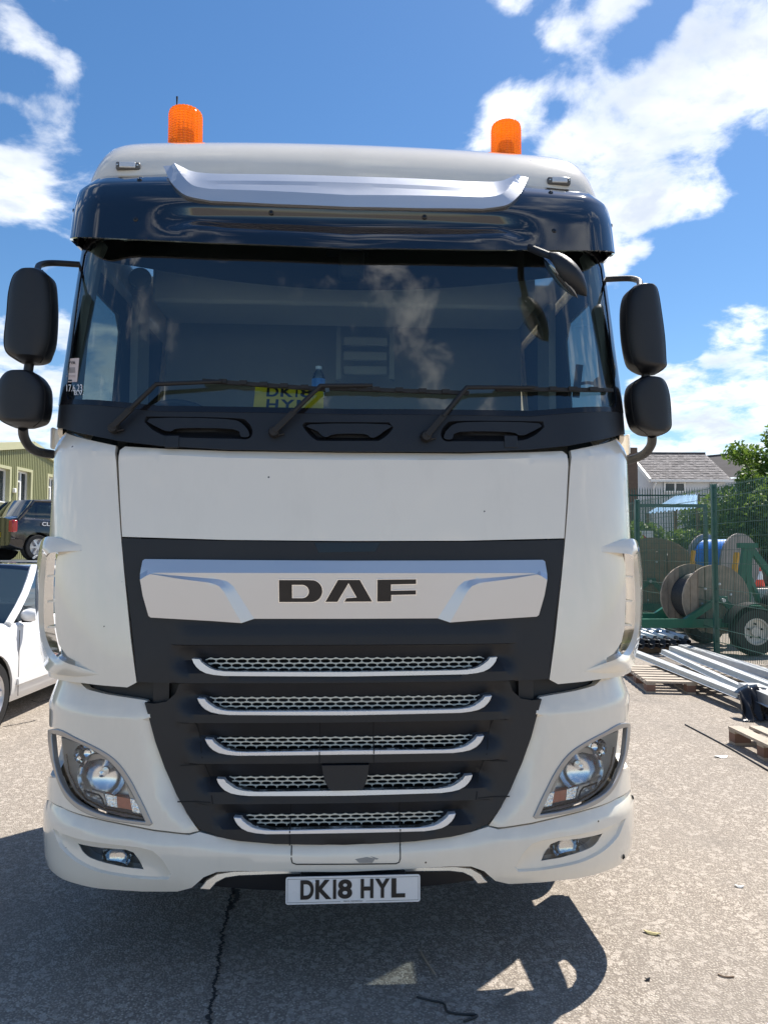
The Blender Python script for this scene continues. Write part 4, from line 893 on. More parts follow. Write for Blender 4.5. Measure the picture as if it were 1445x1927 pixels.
# --- inside the cab
dash = MB(); zd = 2.20
rows = []
for y in (.20, .30, .45, .60, .80, .86): rows.append([Vector((x, y+.09*x*x*(1 if y < .6 else .2), (2.19-.02*(y-.2) if y < .82 else 1.95))) for x in [1.12*(-1+2*i/24) for i in range(25)]])
dash = MB().grid(rows).build('dashboard', INTG, PT, 50)
MB().box((-1.19, 2.08, .98), (1.19, 2.16, 3.4)).build('rear_trim', INTG, PT)
MB().box((-1.08, .62, 3.30), (1.08, 2.1, 3.36)).build('headliner', INTL, PT)
MB().box((-1.05, 1.15, 2.98), (1.05, 1.55, 3.30)).build('overhead_locker', INTL, PT, bevel=.02)
q = aty(262, 522, 1.10); MB().lathe([(0, -.02), (.05, -.018), (.062, 0), (.05, .02)], (q.x, 1.12, q.z), 'Y', 18).build('ceiling_speaker', INTG, PT)
rows = [[aty(u, v, .80 if k == 0 else .78) for u, v in q_] for k, q_ in enumerate(([(180+940*i/16, 430+18*i/16) for i in range(17)], [(190+930*i/16, 490+45*math.sin(math.pi*i/16)+22*i/16) for i in range(17)]))]
MB().grid(rows).build('roller_blind', INTD, PT)
MB().tube([aty(348, 588, 1.85), aty(962, 603, 1.85)], .010, 8).build('bunk_rail', INTL, PT)
MB().box((-1.08, 1.5, 2.02), (1.08, 2.08, 2.12)).build('bunk', INTL, PT, bevel=.03)
ld = MB()
for u in (637, 737): ld.beam(aty(u, 598, 1.80), aty(u, 715, 1.70), .030, .02, (0, 1, 0))
ld = ld.build('bunk_ladder', INTG, PT)
for v in (640, 668, 695): MB().box((aty(645, v, 1.75).x, 1.74, aty(645, v, 1.75).z-.035), (aty(730, v, 1.75).x, 1.77, aty(730, v, 1.75).z+.02)).build('ladder_rung', INTG, ld, bevel=.01)
for sg in (-1, 1):
    st = MB().box((sg*.62-.26, 1.05, 1.35), (sg*.62+.26, 1.60, 1.52)).build('seat', INTD, PT, bevel=.05)
    MB().box((sg*.62-.25, 1.48, 1.45), (sg*.62+.25, 1.64, 2.18)).build('backrest', INTD, st, bevel=.06)
    rows = [[Vector((sg*1.09, 1.12+.30*k/24+.018*math.sin(k*1.9), z)) for k in range(25)] for z in (1.9, 3.0)]
    # pillar trims inside
    MB().tube([Vector((-sg*q.x*1 if True else 0, q.y, q.z)) for q in (aty(190, 462, .52), aty(182, 480, .50), aty(152, 640, .46), aty(141, 750, .43))], .034, 8).build('pillar_trim', INTG, PT)
    MB().box((sg*1.17-.02, 1.26, 2.1), (sg*1.17+.02, 1.50, 3.05)).build('cab_pillar', INTG, PT)
c = aty(150, 770, .72); rows = []
wh = []
for i in range(49):
    t_ = 2*math.pi*i/48; wh.append(Vector((-.80+.23*math.cos(t_), .74-.10*math.sin(t_), 2.13+.20*math.sin(t_))))
sw2 = MB().tube(wh, .016, 8, False).build('steering_wheel', INTD, PT)
MB().lathe([(0, -.02), (.06, -.015), (.07, .01), (.05, .05)], (-.80, .74, 2.13), 'Y', 16).build('wheel_hub', INTD, sw2)
for dx in (-.14, .14): MB().beam((-.80, .74, 2.13), (-.80+dx*1.55, .74, 2.13), .03, .014, (0, 1, 0)).build('wheel_spoke', INTD, sw2)
q = aty(1088, 715, .62); ph = MB().beam(aty(1083, 748, .62), aty(1090, 686, .60), .035, .012, (0, 1, 0)).build('phone_holder', INTD, PT, bevel=.003)
MB().tube([aty(1090, 722, .62), aty(1106, 720, .55), aty(1120, 722, .50)], .008, 8).build('holder_arm', INTD, ph)
MB().lathe([(0, -.01), (.03, -.008), (.032, .0)], aty(1128, 722, .48), 'Y', 16).build('holder_sucker', INTG, ph)
MB().box((aty(630, 476, .40).x-.04, .40, 2.98), (aty(690, 476, .40).x+.01, .48, 3.00)).build('camera_mount', INTD, PT)
q0, q1 = aty(637, 524, .40), aty(686, 470, .40); MB().box((q0.x, .38, q0.z), (q1.x, .46, q1.z)).build('dash_camera', INTD, PT, bevel=.02)
# --- chassis and wheels
for sg in (-1, 1): MB().box((sg*.42-.045, .5, .62), (sg*.42+.045, 7.2, .88)).build('chassis_rail', BLACKP, PT)
def wheel(parent, c, r, w, rimmat, hub, ax='X', name='wheel', sgn=1, rr=.58):
    tp = [(r*rr, -w/2), (r*.9, -w/2), (r*.985, -w*.42), (r, -w*.30), (r, w*.30), (r*.985, w*.42), (r*.9, w/2), (r*rr, w/2)]
    wo_ = MB().lathe(tp, c, ax, 40).build(name, RUBBER, parent, 35)
    f = sgn*w/2
    MB().lathe([(r*rr, f), (r*rr*.96, f*.86), (r*rr*.86, f*.30), (r*.30, f*.15), (r*.28, f*.62), (r*.10, f*.66), (0.001, f*.66)], c, ax, 32).build('rim', rimmat, wo_, 30)
    for k in range(5 if hub < 8 else 10):
        t_ = 2*math.pi*k/(5 if hub < 8 else 10); rr_ = r*.21 if hub < 8 else r*.35
        p = (c[0]+f*.68, c[1]+rr_*math.cos(t_), c[2]+rr_*math.sin(t_)) if ax == 'X' else (c[0]+rr_*math.cos(t_), c[1]+f*.68, c[2]+rr_*math.sin(t_))
        MB().lathe([(0.001, f*.05), (.018, f*.04), (.02, -f*.1)], p, ax, 6).build('wheel_nut', BLACKD, wo_)
    return wo_
RIMG = M('rim_grey', (.45, .45, .46), .4, metal=.5, var=.1)
for sg in (-1, 1):
    wheel(PT, (sg*1.04, 1.42, .50), .50, .30, RIMG, 10, sgn=sg)
    wheel(PT, (sg*1.00, 5.1, .50), .50, .34, RIMG, 10, sgn=sg)
    MB().add(*(lambda pr: ([Vector((sg*x, 1.42+.62*math.cos(t_), .50+.60*math.sin(t_))) for t_ in [RAD(10+160*i/16) for i in range(17)] for x in (.86, 1.24)], [(2*i, 2*i+1, 2*i+3, 2*i+2) for i in range(16)]))(0)).build('mudguard', BLACKP, PT)
    MB().box((sg*1.20-.03, .75, .42), (sg*1.20+.03, .80+.10, 1.0)).build('step_panel', BLACKP, PT)
MB().box((-1.0, 1.32, .46), (1.0, 1.50, .58)).build('front_axle', BLACKP, PT)
MB().box((-.9, .55, .40), (.9, .75, .85)).build('cross_member', BLACKD, PT)
MB().box((-.55, 4.2, .9), (.55, 5.6, 1.05)).build('fifth_wheel_plate', BLACKP, PT)
MB().box((-1.1, 2.5, .45), (-.55, 3.6, 1.0)).build('fuel_tank', BRUSH, PT, bevel=.08)
# ================================================================== things in and around the lorry
# water bottle and yellow plate on the dashboard
q = aty(599.5, 731, .33); zb = aty(599.5, 752, .33).z; zt = aty(599.5, 689, .33).z; h = zt-zb; r = .029
BOT = Mglass('bottle_plastic', (.80, .90, .95), boost=2.5)
wb = MB().lathe([(.001, 0), (r*.9, 0), (r, .01), (r, h*.25), (r*.94, h*.3), (r, h*.35), (r, h*.62), (r*.8, h*.76), (r*.42, h*.87), (r*.42, h*.93)], (q.x, .33, zb), 'Z', 24).build('water_bottle', BOT, None, 40)
tag(wb, 'small clear plastic water bottle with blue label standing on the dashboard', 'bottle')
MB().lathe([(r*1.02, h*.36), (r*1.02, h*.60)], (q.x, .33, zb), 'Z', 24).build('bottle_label', M('label_blue', (.05, .22, .62), .4, var=.5, vs_=45), wb)
MB().lathe([(r*.46, h*.90), (r*.46, h*.99), (.001, h*.995)], (q.x, .33, zb), 'Z', 18).build('bottle_cap', M('cap_white', (.75, .8, .85), .4), wb)
a, b_, c, d = aty(476, 775, .235), aty(609, 778, .235), aty(609, 729, .30), aty(481, 727, .30)
n = (b_-a).cross(d-a).normalized()*.003
yp = MB().add([a, b_, c, d, a-n, b_-n, c-n, d-n], [(0, 1, 2, 3), (7, 6, 5, 4), (0, 4, 5, 1), (1, 5, 6, 2), (2, 6, 7, 3), (3, 7, 4, 0)]).build('loose_number_plate', PLATEY, None, None)
tag(yp, 'yellow rear number plate reading DK18 HYL propped behind the windscreen', 'number plate')
xd, yd = (b_-a).normalized(), (d-a).normalized(); hh_ = (d-a).length; ww_ = (b_-a).length
for txt, x0, x1, y0 in (('D', .17, .34, .60), ('K', .37, .55, .60), ('I', .585, .615, .60), ('8', .655, .83, .60), ('H', .18, .35, .10), ('Y', .38, .58, .10), ('L', .61, .78, .10)):
    text_obj('plate_letter', txt, INK, yp, a+xd*(ww_*x0)+yd*(hh_*y0)+n*.3, xd, yd, ww_*(x1-x0), hh_*.40, .0006, .03 if txt != 'I' else 0)

# ------------------------------------------------------------------ cars
def apply_bool(o, cutters):
    for c in cutters:
        m = o.modifiers.new('b', 'BOOLEAN'); m.object = c; m.operation = 'DIFFERENCE'; m.solver = 'EXACT'
    dg = bpy.context.evaluated_depsgraph_get(); me = bpy.data.meshes.new_from_object(o.evaluated_get(dg)); o.modifiers.clear(); o.data = me
    me.polygons.foreach_set('use_smooth', [True]*len(me.polygons)); me.set_sharp_from_angle(angle=RAD(32))
    for c in cutters: bpy.data.objects.remove(c)
def make_car(name, loc, rz, p, label, mats, group=None):
    body_m, roof_m, rim_m = mats; r = empty(name, loc, rz, label, 'car', group); L_, w = p['L'], p['w']
    def section(st):
        y, hw_, zs, zb, zc = st
        pr = [(0, zs), (.70, zs), (.93, zs+.02), (.985, zs+.10), (1.0, zs+(zb-zs)*.35), (1.0, zs+(zb-zs)*.60), (.985, zs+(zb-zs)*.80), (.955, zb-.01), (.90, zb+(zc-zb)*.45), (.62, zb+(zc-zb)*.85), (0, zc)]
        half = [Vector((a*hw_, y, z)) for a, z in pr]; return half+[Vector((-v.x, v.y, v.z)) for v in half[-2:0:-1]]
    sts = [s for s in smooth_path([Vector(s[:3]) for s in p['st']], 3)]; st2 = [s for s in smooth_path([Vector((s[0], s[3], s[4])) for s in p['st']], 3)]
    rows = [section((a.x, a.y, a.z, b.y, b.z)) for a, b in zip(sts, st2)]
    mb = MB().grid(rows, True); n_ = len(rows[0]); k = len(mb.v)
    mb.f.append(tuple(range(n_-1, -1, -1))); mb.f.append(tuple(len(rows)*n_-n_+i for i in range(n_)))
    body = mb.build('body', body_m, r, 32, world=False)
    cut = []
    for ya in p['ax']:
        for sg in (-1, 1):
            cm = MB().lathe([(.001, -.16), (p['wr']*1.13, -.16), (p['wr']*1.13, .16), (.001, .16)], (sg*w, ya, p['wr']+.01), 'X', 30)
            me = bpy.data.meshes.new('c'); me.from_pydata([tuple(v) for v in cm.v], [], cm.f); bm = bmesh.new(); bm.from_mesh(me); bmesh.ops.remove_doubles(bm, verts=bm.verts, dist=1e-3); bmesh.ops.recalc_face_normals(bm, faces=bm.faces); bm.to_mesh(me); bm.free()
            co_ = bpy.data.objects.new('c', me); COL.objects.link(co_); co_.matrix_world = WM[r.name]; cut.append(co_)
    bpy.context.view_layer.update(); apply_bool(body, cut)
    for ya in p['ax']:
        for sg in (-1, 1):
            MB().lathe([(p['wr']*1.12, -.15), (p['wr']*1.12, .02), (.001, .02)] if sg < 0 else [(p['wr']*1.12, .15), (p['wr']*1.12, -.02), (.001, -.02)], (sg*(w-.17), ya, p['wr']+.01), 'X', 24).build('wheel_arch', BLACKD, r, world=False)
            c = (sg*(w-.10), ya, p['wr']); R_ = p['wr']
            wo_ = MB().lathe([(R_*.66, -.1), (R_*.93, -.1), (R_, -.07), (R_, .07), (R_*.93, .1), (R_*.66, .1)], c, 'X', 36).build('wheel', RUBBER, r, 35, world=False)
            f = sg*.1; MB().lathe([(R_*.67, f), (R_*.63, f*.8), (R_*.60, f*.2), (R_*.1, f*.2)], c, 'X', 30).build('rim', rim_m, wo_, 30, world=False)
            sp = MB()
            for i in range(p.get('spokes', 7)):
                t_ = 2*math.pi*i/p.get('spokes', 7); e = Vector((0, math.cos(t_), math.sin(t_))); cc = Vector(c)
                sp.beam(cc+e*R_*.08+Vector((f*.8, 0, 0)), cc+e*R_*.64+Vector((f*.72, 0, 0)), R_*.13, .03, (1, 0, 0))
            sp.lathe([(R_*.17, f*.5), (R_*.15, f*.95), (.001, f*.95)], c, 'X', 16); sp.build('spokes', rim_m, wo_, 30, world=False)
    # glasshouse
    y1, y2, y3, y4 = p['gh']; zb, zr = p['zb'], p['zr']; wb_, wr_ = w*.93, w*.72
    def gx(t, z): return wb_+(wr_-wb_)*t
    rp = [(-1+2*i/12) for i in range(13)]
    def roofpt(u, v): y = y2+(y3-y2)*v; return Vector((u*wr_, y, zr-.035*abs(u)**3-.05*(2*v-1)**2*(1 if v > .5 else .6)))
    rf_ = MB().grid([[roofpt(u, j/8) for u in rp] for j in range(9)]).build('car_roof', roof_m, r, 40, world=False); rf_.modifiers.new('s', 'SOLIDIFY').thickness = .03
    def sheet(nm, A, B, mat, bow=.06, ydir=-1):
        rows_ = [[a.lerp(b, j/6)+Vector((0, ydir*bow*(1-(2*i/12-1)**2), 0)) for i, (a, b) in enumerate(zip(A, B))] for j in range(7)]; return MB().grid(rows_).build(nm, mat, r, 40, world=False)
    top_f = [roofpt(u, 0) for u in rp]; top_r = [roofpt(u, 1) for u in rp]
    bf = [Vector((u*wb_*.97, y1, zb+p.get('dzf', 0))) for u in rp]; br = [Vector((u*wb_*.95, y4, zb+p.get('dzr', .04))) for u in rp]
    sheet('windscreen', bf, top_f, CGLASS); sheet('rear_window', br, top_r, CGLASS, .05, 1)
    for sg in (-1, 1):
        q1, q2, q3, q4 = Vector((sg*wb_*.98, y1, zb)), Vector((sg*wr_, y2, zr-.05)), Vector((sg*wr_, y3, zr-.085)), Vector((sg*wb_*.97, y4, zb+.02))
        def onside(v, t): a = q1.lerp(q4, v); b = q2.lerp(q3, v); return a.lerp(b, t)+Vector((sg*.03*math.sin(math.pi*t), 0, 0))
        MB().grid([[onside(v/14, t/4) for v in range(15)] for t in range(5)]).build('side_window', CGLASS, r, 40, world=False)
        for v0 in [0.0]+p['pil']+[1.0]:
            wd = .075 if v0 in (0.0, 1.0) else .06
            MB().tube([onside(v0, t/4)+Vector((sg*.004, 0, 0)) for t in range(5)], wd*.5, 6).build('window_pillar', p.get('pm', body_m), r, 50, world=False)
        MB().tube([onside(v/10, 1.0) for v in range(11)], .030, 6).build('roof_rail', p.get('pm', body_m), r, 50, world=False)
        ym = y1+.22; mz = zb+.07
        mr_ = MB().grid([[Vector((sg*(w*.97+.06+.10*math.cos(t_)*math.sin(f_)), ym+.055*math.cos(f_), mz+.065*math.sin(t_)*math.sin(f_))) for t_ in [2*math.pi*i/16 for i in range(16)]] for f_ in [math.pi*j/8 for j in range(9)]], True).build('wing_mirror', body_m, r, 60, world=False)
        MB().box((min(sg*w*.95, sg*(w*.99+.05)), ym-.02, mz-.07), (max(sg*w*.95, sg*(w*.99+.05)), ym+.03, mz-.03)).build('mirror_foot', BLACKP, mr_, world=False)
        for yy in p['doors']:
            MB().box((sg*(w+.0005)-.002, yy-.003, p['st'][2][2]+.06), (sg*(w+.0005)+.002, yy+.003, zb-.06)).build('door_gap', BLACKD, r, world=False)
        for yy in p.get('handles', []):
            MB().box((sg*(w-.004)-.014, yy-.09, zb-.15), (sg*(w-.004)+.014, yy+.09, zb-.12)).build('door_handle', p.get('hm', body_m), r, world=False, bevel=.008)
        MB().box((sg*(w+.004)-.012, p['ax'][0]+p['wr']+.12, p['st'][2][2]+.16), (sg*(w+.004)+.012, p['ax'][1]-p['wr']-.12, p['st'][2][2]+.23)).build('side_moulding', body_m, r, world=False, bevel=.01)
        MB().grid([[Vector((sg*(w*.55+.28*w*i/4), p['fy']+.05*(i/4)**2*4*.6-.004, p['fz']+.07*j-.035+.02*(i/4))) for i in range(5)] for j in range(3)]).build('headlight', CRYST, r, 50, world=False)
        MB().box((sg*w*.88-.09, L_-.10, p['tz']-.13), (sg*w*.88+.09, L_+.012, p['tz']+.13)).build('tail_light', p['tl'], r, world=False, bevel=.02)
    MB().box((-.26, L_+.004, p['tz']-.24), (.26, L_+.016, p['tz']-.13)).build('number_plate', PLATEY, r, world=False)
    MB().box((-.26, -.014, .36), (.26, -.002, .47)).build('number_plate', PLATEW, r, world=False)
    return r
RED = M('tail_red', (.40, .012, .02), .15, var=.3, vs_=20, coat=.5)
BLKC = M('black_car_paint', (.010, .011, .014), .10, var=.1, coat=1.0)
NAVYR = M('glass_roof', (.012, .016, .035), .05, coat=1.0)
ALLOY = M('alloy', (.66, .66, .68), .3, metal=.7)
w_p = dict(L=4.3, w=.87, wr=.325, ax=(.83, 3.40), spokes=9, gh=(1.22, 2.05, 3.30, 3.95), zb=.93, zr=1.50, pil=[.48], doors=[1.30, 2.75], handles=[2.45], fy=.02, fz=.68, tz=.82, tl=RED, pm=WHITE2,
           st=[(0, .55, .30, .50, .58), (.12, .74, .22, .66, .72), (.5, .86, .19, .78, .84), (1.2, .87, .18, .90, .97), (2.2, .87, .18, .93, .98), (3.4, .87, .19, .95, 1.0), (4.0, .83, .24, .93, 1.0), (4.3, .70, .34, .78, .86)])
wc = camf(-3.47-.87, 5.85)
make_car('white_car', (wc.x, wc.y, 0), -YAW, w_p, 'white car with dark glossy roof parked alongside the lorry', (WHITE2, NAVYR, ALLOY))
# black hatchback on a flatbed
DECK = 1.40
b_p = dict(L=3.65, w=.79, wr=.285, ax=(.72, 3.08), spokes=6, gh=(.98, 1.62, 3.10, 3.52), zb=.86, zr=1.40, dzr=.0, pil=[.52], doors=[1.10, 2.28], handles=[2.12], fy=.02, fz=.64, tz=.74, tl=RED, pm=BLKC, hm=BLACKG,
           st=[(0, .52, .30, .48, .56), (.12, .68, .22, .62, .70), (.45, .78, .19, .74, .80), (1.0, .79, .18, .84, .90), (2.0, .79, .18, .87, .92), (3.0, .79, .19, .89, .95), (3.45, .77, .24, .90, .98), (3.65, .70, .32, .84, .94)])
hd = YAW+RAD(36); rc_ = atd(22, 1010, 16.0)                     # its rear right corner
fw = Vector((math.sin(hd), math.cos(hd), 0)); rt = Vector((math.cos(hd), -math.sin(hd), 0))
front_c = Vector((rc_.x, rc_.y, 0))+fw*3.65-rt*.72
bc_ = make_car('black_hatchback', (front_c.x, front_c.y, DECK), math.pi-hd, b_p, 'black three-door hatchback carried on a flatbed deck in front of the olive building', (BLKC, BLKC, ALLOY))
side_v = Vector((-1, 0, 0))
wq = WM[bc_.name]
def bl(x, y, z): return wq @ Vector((x, y, z))
text_obj('side_lettering', 'CLIMBA', M('vinyl_white', (.8, .8, .8), .5), bc_, bl(-.815, 3.02, .76), bl(-.815, 2.2, .76)-bl(-.815, 3.02, .76), Vector((0, 0, 1)), .52, .085, .004, .02)
GALV = M('galvanised', (.56, .58, .60), .38, metal=.85, var=.14, vs_=10)
fbc = Vector((rc_.x, rc_.y, 0))+fw*1.8-rt*.79
fb = empty('flatbed_truck', (fbc.x, fbc.y, 0), -hd, 'low steel flatbed carrying the black hatchback', 'flatbed')
MB().box((-1.05, -2.3, DECK-.14), (1.05, 3.2, DECK)).build('deck', GALV, fb, world=False)
for sg in (-1, 1):
    MB().box((sg*.40-.05, -2.2, DECK-.38), (sg*.40+.05, 3.1, DECK-.14)).build('chassis_rail', BLACKP, fb, world=False)
    for yy in (-1.3, 2.3):
        MB().lathe([(.001, -.13), (.26, -.13), (.44, -.12), (.46, -.06), (.46, .06), (.44, .12), (.26, .13), (.001, .13)], (sg*.86, yy, .46), 'X', 28).build('wheel', RUBBER, fb, 35, world=False)
    MB().box((sg*.80-.2, -2.9, DECK-.10), (sg*.80+.2, -2.3, DECK-.02)).build('loading_ramp', GALV, fb, world=False)
st_m = M('strap_steel', (.72, .74, .76), .3, metal=.8)
sk = MB()
for a_, b_2 in (((1.0, -.9, .05), (.62, -1.35, .25)), ((1.0, -.5, .05), (.72, -1.2, .30)), ((.98, -1.4, .05), (.70, -1.1, .16))): sk.beam(Vector(a_)+Vector((0, 0, DECK)), Vector(b_2)+Vector((0, 0, DECK)), .035)
sk.build('wheel_strap', st_m, fb, None, world=False)

# ------------------------------------------------------------------ olive corrugated building
OLIVE = M('olive_sheet', (.27, .275, .135), .55, var=.07, vs_=2, dirt=((.20, .19, .10), 2.0, .3, (1, 1, .2)))
OLVT = M('olive_trim', (.46, .45, .27), .5)
UPVC = M('white_frame', (.78, .78, .76), .4)
bo0 = camf(-11.35, 17.0); ob = empty('olive_building', (bo0.x, bo0.y, 0), -YAW, 'olive green corrugated metal building with low gable and white windows', 'building')
PK, PKH, SL = 6.8, 4.98, .165                                   # local y runs along the wall, x out of it
def wall_top(y): return PKH-SL*abs(y-PK)
wins = [(2.0, 3.5, 2.72, 3.86), (4.2, 5.28, 2.70, 3.93), (5.88, 6.70, 2.70, 3.93), (8.05, 9.0, 2.70, 3.93)]
wins = [(3.55, 5.42, 3.02, 4.05)] + [(5.92, 6.78, 3.02, 4.10), (8.02, 8.9, 3.02, 4.10), (10.0, 10.9, 3.02, 4.10)]
mb = MB(); pitch = .115; y = -2.0
while y < 15.6:
    yn = y+pitch; bl_ = [(0, wall_top(y+pitch/2))]
    for w0, w1, z0, z1 in wins:
        if w0 < y+pitch/2 < w1: bl_ = [(0, z0), (z1, wall_top(y+pitch/2))]
    for z0, z1 in bl_:
        pr = [(0, y), (0, y+pitch*.35), (.035, y+pitch*.5), (.035, y+pitch*.85), (0, yn)]
        mb.grid([[Vector((x, yy, z0)) for x, yy in pr], [Vector((x, yy, min(z1, wall_top(yy)) if z1 > 4.11 else z1)) for x, yy in pr]])
    y = yn
mb.build('corrugated_wall', OLIVE, ob, 20, world=False)
for w0, w1, z0, z1 in wins:
    fm = MB(); t_ = .09
    for A_, B_ in (((w0-t_, z0-t_), (w1+t_, z0)), ((w0-t_, z1), (w1+t_, z1+t_)), ((w0-t_, z0), (w0, z1)), ((w1, z0), (w1+t_, z1))): fm.box((-.16, A_[0], A_[1]), (.05, B_[0], B_[1]))
    wn = fm.build('window', OLVT, ob, None, world=False)
    f2 = MB(); ym = w0+(w1-w0)*.5
    for A_, B_ in (((w0, z0), (w1, z0+.06)), ((w0, z1-.06), (w1, z1)), ((w0, z0), (w0+.06, z1)), ((w1-.06, z0), (w1, z1)), ((ym-.04, z0), (ym+.04, z1)), ((w0, z1-.36), (ym, z1-.29))): f2.box((-.15, A_[0], A_[1]), (-.09+.001*A_[0], B_[0], B_[1]))
    f2.build('window_frame', UPVC, wn, None, world=False)
    MB().box((-.135, w0+.05, z0+.05), (-.125, w1-.05, z1-.05)).build('window_pane', M('dark_pane', (.03, .04, .05), .04, var=.4, vs_=2), wn, None, world=False)
    MB().box((-.10, w0, z0), (.09, w1, z0+.035)).build('window_sill', UPVC, wn, None, world=False)
MB().prism([(0, -2.2, 0), (0, PK, 0), (0, 15.8, 0)], (0, 0, 0), (0, 0, 0)) if False else None
for ya, yb in ((-2.3, PK), (PK, 15.9)):
    MB().beam((.03, ya, wall_top(ya)+.02), (.03, yb, wall_top(yb)+.02), .16, .22).build('roof_trim', OLVT, ob, None, world=False)
    MB().add([(0.08, ya, wall_top(ya)+.12), (0.08, yb, wall_top(yb)+.12), (-14, yb, wall_top(yb)+.12), (-14, ya, wall_top(ya)+.12)], [(0, 1, 2, 3)]).build('roof_sheet', M('roof_grey', (.40, .41, .40), .5), ob, None, world=False)
MB().box((-14, -2.0, 0), (-.2, -1.9, 3.5)).build('end_wall', OLIVE, ob, None, world=False)
MB().box((.03, 5.6, 3.36), (.12, 5.72, 3.50)).build('security_lamp', UPVC, ob, world=False, bevel=.02)

# ------------------------------------------------------------------ green mesh fence on the right
FG = M('fence_green', (.010, .085, .065), .4, var=.15, coat=.2)
FX = 5.10
def fpt(D, z=0, dx=0): return camf(FX+dx, D, z)
posts = [6.2, 8.85, 11.5, 15.0, 18.4, 21.8]
fe = empty('mesh_fence', fpt(11.5), 0, 'dark green welded mesh fence with square posts beside the pallets', 'fence')
FH = 2.62
for D in posts:
    c = fpt(D); MB().box((c.x-.04, c.y-.03, 0), (c.x+.04, c.y+.03, FH+.06)).build('post', FG, fe, bevel=.004)
for D0, D1 in zip(posts[:-1], posts[1:]):
    mb = MB(); n = int((D1-D0)/.05); zs = [.06, .26, .46, .86, 1.06, 1.46, 1.66, 1.86, 2.06, 2.26, 2.46, FH]
    def bend(z): return -.035 if any(abs(z-k) < .08 for k in (.36, .96, 1.56, 2.36)) else 0
    for i in range(1, n):
        D = D0+(D1-D0)*i/n; pts = [fpt(D, z, 0) for z in (.04, .36, .96, 1.56, 2.36, FH+.03)]
        mb.beam(pts[0], pts[-1], .0055)
    for z in zs:
        for dx in (-.006, .006): mb.beam(fpt(D0, z, dx), fpt(D1, z, dx), .0065)
    mb.build('mesh_panel', FG, fe, None, kind='stuff')
g0 = fpt(15.05); gt = empty('fence_gate', g0, 0, 'green framed mesh gate leaf standing open behind the cable drums', 'gate')
ge = camf(FX+1.42, 15.1); gz = 2.56
fr = MB()
for A_, B_ in ((g0+Vector((0, 0, .1)), g0+Vector((0, 0, gz))), (ge+Vector((0, 0, .1)), ge+Vector((0, 0, gz))), (g0+Vector((-.03, 0, gz)), ge+Vector((.03, 0, gz))), (g0+Vector((0, 0, .12)), ge+Vector((0, 0, .12)))): fr.beam(A_, B_, .065)
fr.build('gate_frame', FG, gt, None)
mb = MB()
for i in range(1, 28): p = g0.lerp(ge, i/28); mb.beam(p+Vector((0, 0, .12)), p+Vector((0, 0, gz)), .006)
for z in np.arange(.2, 2.5, .2): mb.beam(g0+Vector((0, 0, z)), ge+Vector((0, 0, z)), .006)
mb.build('gate_mesh', FG, gt, None, kind='stuff')

# ------------------------------------------------------------------ cable drums and trailers
WOOD = M('weathered_wood', (.36, .29, .22), .85, var=.4, vs_=9, bump=.5, bs=60, dirt=((.12, .10, .085), 5., .9, (1, 1, .25)))
WOODD = M('dark_wood', (.27, .185, .12), .85, var=.35, vs_=5, bump=.5, bs=60)
WOODP = M('pinkish_wood', (.36, .24, .20), .8, var=.2, vs_=5)
TG = M('trailer_green', (.012, .14, .085), .4, var=.15, dirt=((.10, .08, .05), 6., .5))
BLUEC = M('blue_cable', (.015, .25, .78), .38, var=.1)
BLKCB = M('black_cable', (.02, .02, .022), .45)
YEL = M('prop_yellow', (.72, .36, .02), .45, var=.12)
def drum(loc, ang, R_, wd, wood, cab, cr, label, npl=9):
    r = empty('cable_drum', loc, ang, label, 'cable drum', 'cable drums in the compound')
    for sg in (-1, 1):
        hubp = MB().lathe([(.001, sg*wd/2+.035*sg), (R_*.30, sg*wd/2+.035*sg), (R_*.30, sg*wd/2)], (0, 0, 0), 'Y', 24).build('flange', wood, r, 40, world=False)
        sw = 2*R_/npl
        for i in range(npl):
            x0, x1 = -R_+sw*i+.004, -R_+sw*(i+1)-.004; z = lambda x: math.sqrt(max(0, R_*R_-x*x)); xs = [x0+(x1-x0)*k/4 for k in range(5)]
            poly = [Vector((x, 0, -z(x))) for x in xs]+[Vector((x, 0, z(x))) for x in reversed(xs)]; dj = random.uniform(-.006, .006)
            MB().prism(poly, (0, sg*wd/2-.022+dj, 0), (0, sg*wd/2+.022+dj, 0)).build('plank', wood, hubp, None, world=False)
        for k in range(6):
            t_ = k*math.pi/3+.3; MB().lathe([(.001, sg*.02), (.022, sg*.016), (.024, 0)], (R_*.45*math.cos(t_), sg*(wd/2+.022), R_*.45*math.sin(t_)), 'Y', 8).build('bolt', GALV, hubp, world=False)
    rows = []; nt_ = max(6, int(wd/.05))
    prof = []
    for i in range(nt_):
        a_ = -wd/2+.03+(wd-.06)*i/nt_; s_ = (wd-.06)/nt_
        for k in range(5): prof.append((cr-.02+.02*math.sin(math.pi*k/5), a_+s_*k/5))
    MB().lathe(prof, (0, 0, 0), 'Y', 40).build('cable_coil', cab, r, 50, world=False)
    return r
